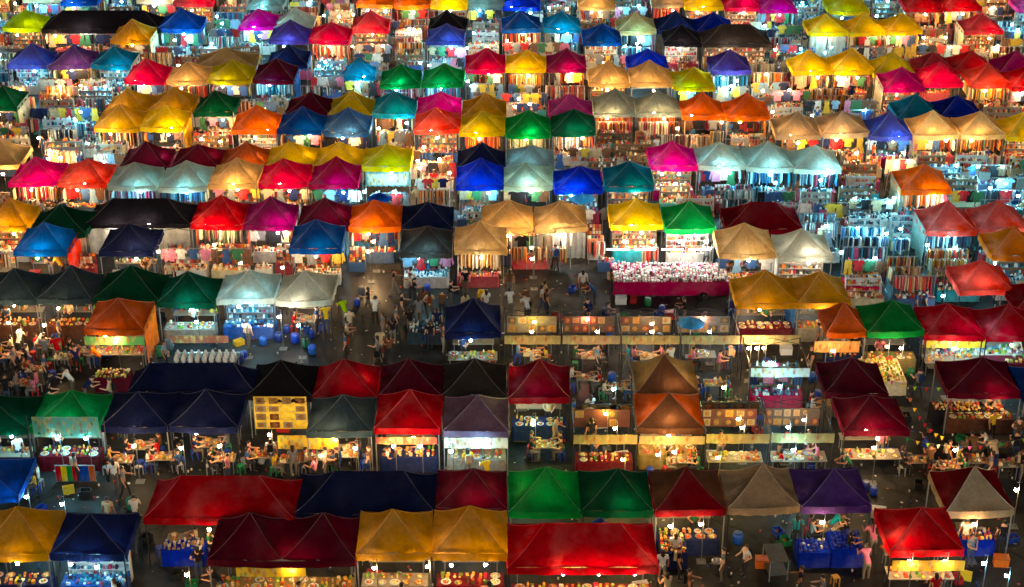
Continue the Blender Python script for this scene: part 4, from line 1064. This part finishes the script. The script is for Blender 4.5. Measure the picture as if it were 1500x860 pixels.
banner(552, 641, 649, .36, (190, 60, 50), 'red and green banner under the red tent', d=-.1)
banner(651, 744, 655, .55, (232, 226, 214), 'white banner with red edge under the mauve tent', 1.5, d=-.1)
banner(347, 449, 842, .6, (240, 204, 30), 'yellow banner with food picture under the maroon twin tent', 1.5, d=-.12)
banner(752, 952, 834, .42, (230, 190, 150), 'long pale banner along the front of the wide red tent', 1.64, d=-.14)
banner(1355, 1441, 508, .48, (240, 200, 40), 'yellow printed valance banner under the red tent', d=-.1)
banner(1305, 1411, 834, .5, (244, 200, 60), 'yellow banner with food pictures under the bright red tent', d=-.1)
banner(1192, 1258, 516, .62, (240, 160, 80), 'orange and yellow sign below the small rust tent', 1.3)
banner(538, 596, 273, .75, (170, 206, 214), 'pale blue poster hung under the bright yellow tent', 1.3, d=.2)
a, ppm = at(413, 628, .55); menu_board(a.x, a.y, .55, 77 / ppm, 1.75, 'tall and yellow beside the slate tent', rn, (.85, .6, .05), 4, 4, what='menu board of dish photos')
a, ppm = at(1405, 655, .75); menu_board(a.x + 1.2, a.y, .7, 2.4, .4, 'low and yellow in front of the maroon tent', rn, (.05, .05, .05), 5, 1)
for xl, xr, y, n_ in ((852, 925, 603, 3), (1028, 1115, 600, 4)):
    a, _ = at(xl, y, 1.0); b_, _ = at(xr, y, 1.0); menu_board((a.x + b_.x) / 2, a.y, 1.0, b_.x - a.x, .42, 'of cream cards behind %s' % ('the dark red tent' if xl < 900 else 'the rust tent'), rn, (.1, .08, .06), n_, 1, what='row')
# long skirted tables
def long_table(xl, xr, yg, h, cname, label, pal, d=1.1):
    a, _ = at(xl, yg, 0); b_, _ = at(xr, yg, 0); w_ = b_.x - a.x; o = table((a.x + b_.x) / 2, a.y + d / 2, w_, d, h, '', col4(cname), label); 
    if o: o['label'] = label
    g = MB(); heap(g, w_ - .1, d - .1, h + .004, rn, pal, 0); stuff(g, 'small_goods', 'small goods covering the ' + label, 'goods', ((a.x + b_.x) / 2, a.y + d / 2, 0)); occ.append(((a.x + b_.x) / 2, a.y + d / 2, w_, d))
WH = [(236, 236, 230), (230, 226, 214), (60, 60, 64), (240, 240, 240), (236, 234, 226), (170, 190, 190), (220, 200, 180)]
long_table(897, 1068, 433, .8, 'raspberry', 'long table with purple pink skirt below the yellow and green tents', WH, 2.5)
long_table(1237, 1288, 441, .85, 'crimson', 'table with crimson pink skirt beside the gold tent', WH, 1.2)
long_table(1168, 1214, 832, .75, 'royal blue', 'low table under blue tarpaulin before the purple tent', [(20, 40, 150), (40, 60, 170), (200, 200, 200)], 1.0)
long_table(1216, 1262, 832, .95, 'royal blue', 'tall box under blue tarpaulin before the purple tent', [(20, 40, 150), (30, 50, 160)], 1.3)
long_table(1405, 1455, 815, .8, 'royal blue', 'table with blue cloth before the taupe tent', FOODC, .8)
long_table(238, 300, 830, .8, 'royal blue', 'table with blue tarpaulin under the wide red tent', [(150, 120, 80), (200, 190, 170)], .8)
long_table(966, 1006, 835, .85, 'navy', 'food table with navy cloth below the maroon tent', FOODC, 1.5)
long_table(140, 190, 575, .8, 'maroon', 'table with dark red cloth before the rust tent', FOODC + GREENC, .9)
long_table(1268, 1326, 580, .8, 'cream', 'long food table below the green tent', FOODC + GREENC, 2.4)
long_table(1360, 1500, 540, .8, 'silver', 'long pale counter below the red tents', GREENC + COOL, .9)
long_table(597, 648, 505, .7, 'slate', 'goods table among shoppers behind the navy tent', COOL, 1.4)
long_table(1365, 1470, 625, .85, 'black', 'dark grill counter below the sagging maroon tent', FOODC, .9)
# rack of white jars
a, ppm = at(299, 532, .7); rk = empty('jar_rack', (a.x, a.y, 0)); W9 = 92 / ppm
boxpart('sloping_shelf', rk, 0, .4, .62, W9, 1.0, .05, (.05, .06, .07, 1), 'paint'); boxpart('front_edge', rk, 0, -.14, .5, W9 + .1, .06, .2, (.6, .64, .66, 1), 'steel'); boxpart('back_edge', rk, 0, .96, .5, W9 + .1, .06, .3, (.55, .6, .6, 1), 'steel')
for s_ in (-1, 1):
    for q in (-.05, .85): link('leg', LEG, rk, (s_ * W9 / 2, q, 0), (0, 0, 0), (1, 1, .62), (.4, .4, .42, 1))
tag(rk, 'steel edged dark rack holding white jars under the dark green tent', 'rack')
JAR = one(lambda b_: b_.lathe(0, 0, 0, [(.08, 0), (.135, .12), (.125, .25), (.06, .4), (.05, .45)], (.8, .8, .76), 10), 'jar', M['goods'], True)
for i in range(9):
    for j in range(2): tag(link('white_jar', JAR, None, (a.x - W9 / 2 + (i + .5) * W9 / 9, a.y + .12 + j * .5, .672)), 'white pear shaped jar standing in the rack under the dark green tent', 'jar', 'white jars in the rack')
TUBE = one(lambda b_: b_.box(0, 0, 0, 1.2, .05, .05), 'tube', M['tube'])
for k, x in enumerate((905, 945, 985, 1025)):
    p, _ = at(x, 366, 1.8); o = empty('strip_light', (p.x, p.y, 1.8)); link('tube', TUBE, o); boxpart('housing', o, 0, .01, .052, 1.25, .07, .04, (.7, .7, .7, 1)); barpart('cable', o, (0, 0, .09), (0, 0, .5), (.1, .1, .1, 1), thick=.5)
    tag(o, 'white strip light hanging under the %s tent above the long pink table' % ('yellow' if k < 2 else 'green'), 'strip light', 'strip lights above the long pink table')
# bunting
def bunting(p0, p1, n, label):
    o = empty('bunting', p0); v = p1 - p0; pts = [v * (i / 12) + Vector((0, 0, -.5 * 4 * (i / 12) * (1 - i / 12))) for i in range(13)]
    s_ = MB()
    for i in range(12): s_.bar(pts[i], pts[i + 1], .008, (.1, .1, .1), 3)
    link('string', s_.mesh('string', M['goods']), o)
    fm = mesh('flag', *outline([(-.16, 0), (.16, 0), (0, -.36)], .01), M['cloth'])
    for i in range(n):
        u = (i + .5) / n; link('flag', fm, o, v * u + Vector((0, 0, -2 * u * (1 - u))), (0, 0, rn.uniform(-.6, .6)), (.62, 1, .62), col4(rn.choice(['pink', 'lime', 'orange', 'red', 'blue', 'yellow', 'cream', 'green'])))
    tag(o, label, 'bunting')
bunting(at(1282, 548, 2.3)[0], at(1420, 560, 2.3)[0], 8, 'string of coloured flags before the green tent')
bunting(at(1330, 575, 2.4)[0], at(1385, 640, 2.3)[0], 7, 'string of coloured flags beside the sagging maroon tent')
bunting(at(1322, 640, 2.3)[0], at(1508, 640, 2.3)[0], 12, 'long string of coloured flags over the diners behind the taupe tent')
# dining tables in the open, with people
DT = [(18, 520), (52, 540), (92, 522), (30, 560), (120, 512), (70, 505), (768, 545), (812, 560), (858, 552), (905, 565), (958, 555), (1003, 565), (1045, 560), (1090, 600), (385, 665), (425, 672), (468, 668), (510, 664),
      (1345, 672), (1390, 680), (1430, 672), (1475, 678), (590, 664), (30, 700), (880, 600), (240, 668), (180, 672), (330, 670), (1000, 672), (1165, 668), (1060, 596), (960, 600), (1210, 590), (800, 650)]
for i, (x, y) in enumerate(DT):
    p, _ = at(x, y, .72); q = tent_at(p.x, p.y, .3)
    n_ = nearest(p.x, p.y); ref = n_['ref']; rnd = random.Random(500 + i)
    table(p.x, p.y, .95, .7, .72, ref, None, 'small dining table', where='by')
    g = MB(); heap(g, .85, .6, .722, rnd, FOODC + WARM, 0); g.c = g.c; stuff(g, 'table_clutter', 'dishes, cups and bottles on a dining table by ' + art(ref), 'dishes', (p.x, p.y, 0))
    for k in range(2): tray(p.x + rnd.uniform(-.3, .3), p.y + (k - 1.5) * .15, .722, ref, rnd, 'on a dining table by')
    for s_, rz in ((-1, R(90)), (1, R(-90))):
        for dy in (-.22, .26): stool(p.x + s_ * .72, p.y + dy, ref, rnd); rnd.random() < .8 and person(p.x + s_ * .72, p.y + dy, rz + rnd.uniform(-.2, .2), 'sitting', rnd.choice(CNAME)[0], 'at a table by ' + art(ref))
for i in range(520):                                 # more shoppers in the aisles of the lower half
    u, v = rn.uniform(0, 1500), rn.uniform(405, 860); p, _ = at(u, v, 1.4)
    if tent_at(p.x, p.y, .25) or not all(abs(p.x - a) > b_ / 2 + .25 or abs(p.y - c_) > e / 2 + .25 for a, c_, b_, e in occ): continue
    if rn.random() < .8: crowd(p.x - .3, p.x + .3, p.y, nearest(p.x, p.y)['ref'], rn, 1, 'near')
# odds and ends on the ground: coolers, crates, sacks, drums
def drum(x, y, ref):
    cn, cc = rn.choice([('blue', (16, 60, 170)), ('blue', (30, 90, 190)), ('blue', (24, 50, 120)), ('green', (30, 120, 80)), ('grey', (90, 94, 100))])
    o = link('plastic_drum', DRUM, None, (x, y, 0), (0, 0, 0), (rn.uniform(.7, 1.0),) * 3, lin(cc) + (1,)); link('lid', DLID, o, color=tuple(v * .6 for v in lin(cc)) + (1,)); tag(o, clip('%s plastic drum by %s' % (cn, art(ref))), 'drum', 'plastic drums behind the food stalls')
DRUM = one(lambda b_: b_.lathe(0, 0, 0, [(.2, 0), (.24, .1), (.23, .25), (.245, .4), (.2, .52)], n=10), 'plastic_drum', M['paint'], True)
DLID = one(lambda b_: b_.lathe(0, 0, .51, [(.2, 0), (.2, .03), (.12, .05)], n=10), 'lid', M['paint'])
CRATE_P = one(lambda b_: [b_.box(0, 0, 0, .5, .36, .02)] + [b_.box(a, 0, 0, .02, .36, .28) for a in (-.24, .24)] + [b_.box(0, a, 0, .46, .02, .28) for a in (-.17, .17)], 'crate', M['paint'])
def crate(x, y, ref):
    cn, cc = rn.choice([('red', (170, 30, 30)), ('blue', (20, 60, 150)), ('green', (20, 110, 60)), ('black', (30, 30, 30)), ('yellow', (220, 180, 40))])
    o = link('plastic_crate', CRATE_P, None, (x, y, 0), (0, 0, rn.uniform(0, 3)), (1, 1, 1), lin(cc) + (1,)); g = MB(); heap(g, .4, .28, .022, rn, FOODC + GREENC, 0); link('contents', g.mesh('contents', M['goods']), o)
    tag(o, clip('%s plastic crate on the ground by %s' % (cn, art(ref))), 'crate', 'plastic crates on the ground')
for i in range(420):
    u, v = rn.uniform(0, 1500), rn.uniform(405, 858); p, _ = at(u, v, .3)
    if not all(abs(p.x - a) > b_ / 2 + .3 or abs(p.y - c_) > e / 2 + .3 for a, c_, b_, e in occ) or not vis(p.x, p.y, .3) or any(abs(q[0] - p.x) + abs(q[1] - p.y) < .6 for q in PEOPLE): continue
    t_ = tent_at(p.x, p.y, .1)
    if t_ and t_['con'] != 'n': continue
    k_ = rn.random(); ref = nearest(p.x, p.y)['ref']
    if k_ < .4: drum(p.x, p.y, ref)
    elif k_ < .88: crate(p.x, p.y, ref)
    else: cooler_box(p.x, p.y, ref, rn)
for x, y in ((395, 480), (408, 490), (420, 478), (432, 492), (448, 498), (402, 470), (455, 485), (385, 495)): p, _ = at(x, y, .4); drum(p.x, p.y, 'silver tent in front of the drums')
lt = MB()
for i in range(1500):
    u, v = rn.uniform(0, 1500), rn.uniform(395, 860); p, _ = at(u, v, 0)
    q = rn.random(); c_ = pick(rn, [(220, 215, 200), (200, 190, 160), (120, 90, 60), (40, 60, 120), (180, 60, 40), (30, 30, 30)])
    if q < .6: lt.box(p.x, p.y, .003, rn.uniform(.04, .16), rn.uniform(.04, .12), .008, c_, rn.uniform(0, 3))
    else: lt.lathe(p.x, p.y, .002, [(.035, 0), (.045, .1)], c_, 6)
stuff(lt, 'litter', 'scraps of paper and cups strewn on the asphalt', 'litter', (0, 0, 0))
rc_ = random.Random(11); ncab = 0
for t in T:
    if ncab >= 46 or rc_.random() < .3: continue
    near_ = [o for o in T if o is not t and 2.6 < math.hypot(o['x'] - t['x'], o['y'] - t['y']) < 9 and o['y'] < t['y'] - 2 and t['kind'] == 'F']
    if not near_: continue
    o2 = rc_.choice(near_); p0 = Vector((t['x'] + rc_.choice([-1, 1]) * (t['w'] / 2 - .05), t['y'] - t['d'] / 2 + .05, 2.36)); p1 = Vector((o2['x'] + rc_.choice([-1, 1]) * (o2['w'] / 2 - .05), o2['y'] + o2['d'] / 2 - .05, 2.36)); v = p1 - p0
    cb_ = MB(); pts = [v * (i / 8) - Vector((0, 0, 4 * .35 * (i / 8) * (1 - i / 8))) for i in range(9)]
    for i in range(8): cb_.bar(pts[i], pts[i + 1], .016, (.02, .02, .02), 3)
    ncab += 1; tag(link('power_cable', cb_.mesh('power_cable', M['goods']), None, p0), clip('black cable sagging from %s tent to %s' % (t['col'], art(o2['ref']))), 'cable', 'power cables strung between the tents')
# pot, burner, hand cart, umbrellas
p, _ = at(1050, 828, .3); o = empty('stock_pot', (p.x, p.y, 0))
link('pot', one(lambda b_: b_.lathe(0, 0, 0, [(.2, 0), (.22, .02), (.22, .5), (.25, .52), (.2, .5), (.19, .3)], (.6, .6, .6), 14), 'pot', M['steel'], True), o, color=(.6, .6, .62, 1))
for s_ in (-1, 1): link('handle', one(lambda b_: b_.bar((s_ * .22, -.06, .4), (s_ * .3, 0, .4), .012), 'handle', M['steel']), o, color=(.5, .5, .5, 1))
tag(o, 'tall aluminium stock pot standing on the ground below the maroon tent', 'pot')
p, _ = at(1035, 795, .4); o = empty('gas_burner', (p.x, p.y, 0))
for k in range(4): barpart('leg', o, (math.cos(k * 1.57) * .26, math.sin(k * 1.57) * .26, 0), (math.cos(k * 1.57) * .17, math.sin(k * 1.57) * .17, .7), (.3, .3, .3, 1))
link('pan', one(lambda b_: b_.lathe(0, 0, .68, [(.1, 0), (.3, .12), (.32, .13), (.28, .1), (.1, .03)], (.08, .08, .08), 14), 'pan', M['goods'], True), o); tag(o, 'round pan on a four legged burner below the maroon tent', 'burner')
p, _ = at(1137, 845, 0); o = empty('hand_cart', (p.x, p.y, 0), .1)
boxpart('deck', o, 0, .3, .95, .8, 1.3, .05, (.35, .34, .32, 1), 'steel'); boxpart('lower_deck', o, 0, .3, .3, .8, 1.3, .03, (.3, .3, .3, 1), 'steel')
for sx in (-1, 1):
    for sy in (-.3, .9): link('post', LEG, o, (sx * .38, sy, 0), (0, 0, 0), (.8, .8, .95), (.4, .4, .4, 1))
    barpart('handle', o, (sx * .36, -.3, .96), (sx * .36, -.55, 1.15), (.4, .4, .4, 1))
tag(o, 'grey steel hand cart with two decks beside the blue tarpaulin', 'cart')
stool(at(1224, 845, .42)[0].x, at(1224, 845, .42)[0].y, 'blue tarpaulin table', rn, (196, 140, 50), 'tan')
def umbrella(x, y, cname, label):
    p, _ = at(x, y, 2.0); o = empty('market_umbrella', (p.x, p.y, 0)); V = [(0, 0, 2.35)] + [(.75 * math.cos(k * math.pi / 4), .75 * math.sin(k * math.pi / 4), 1.98) for k in range(8)]
    link('canopy', mesh('umbrella_canopy', V, [(0, k + 1, (k + 1) % 8 + 1) for k in range(8)], M['canopy']), o, color=col4(cname)); barpart('pole', o, (0, 0, 0), (0, 0, 2.4), (.4, .4, .4, 1), thick=1.3); boxpart('base', o, 0, 0, 0, .4, .4, .06, (.2, .2, .2, 1)); tag(o, label, 'umbrella')
umbrella(556, 290, 'blue', 'blue parasol before the bright yellow tent'); umbrella(853, 291, 'sky blue', 'light blue parasol below the royal blue tent'); umbrella(1012, 473, 'sky blue', 'tilted pale blue parasol in the frame fourth from the navy tent')
p, _ = at(112, 706, .0); o = empty('striped_towel', (p.x, p.y, 0))
for k, cn in enumerate(['red', 'yellow', 'green', 'red', 'blue', 'blue', 'rust']): boxpart('stripe', o, -.75 + k * .25, 0, .05, .246, .03, .8, col4(cn), 'cloth')
boxpart('rail', o, 0, .02, .84, 1.8, .04, .04, (.3, .3, .3, 1), 'metal')
for s_ in (-1, 1): link('post', LEG, o, (s_ * .88, .03, 0), (0, 0, 0), (.7, .7, .86), (.3, .3, .3, 1))
tag(o, 'rainbow striped cloth over a low rail before the green tent', 'cloth')
print('open stalls', k, 'lamps', len(LP), 'people', len(PEOPLE), 'trays', ntray, ngar)
for n_, lb, ct in (('row_of_clothes', 'mass of clothes hung edge on along the far rails', 'clothes'), ('folded_clothes', 'folded clothes covering the far stall tables', 'clothes'), ('side_clothes', 'clothes hung along the sides of far stalls', 'clothes'),
                   ('shelf_goods', 'small goods lined up on the far shelves', 'goods'), ('small_goods', 'small goods covering the far stall tables', 'goods'), ('cooking_goods', 'pots and bottles of the far stalls', 'goods'), ('food_goods', 'food and packets of the far stalls', 'food'), ('stall_furniture', 'tables and rails of the farthest stalls', 'furniture'), ('display_goods', 'small displays filling the gaps between the stalls', 'goods')):
    if n_ in MERGE: tag(link(n_, MERGE[n_].mesh(n_, M['goods'])), lb, ct, None, 'stuff')
if far_clothes.v: stuff(far_clothes, 'far_garments', 'mass of garments hung in the far stalls', 'clothes', (0, 0, 0))
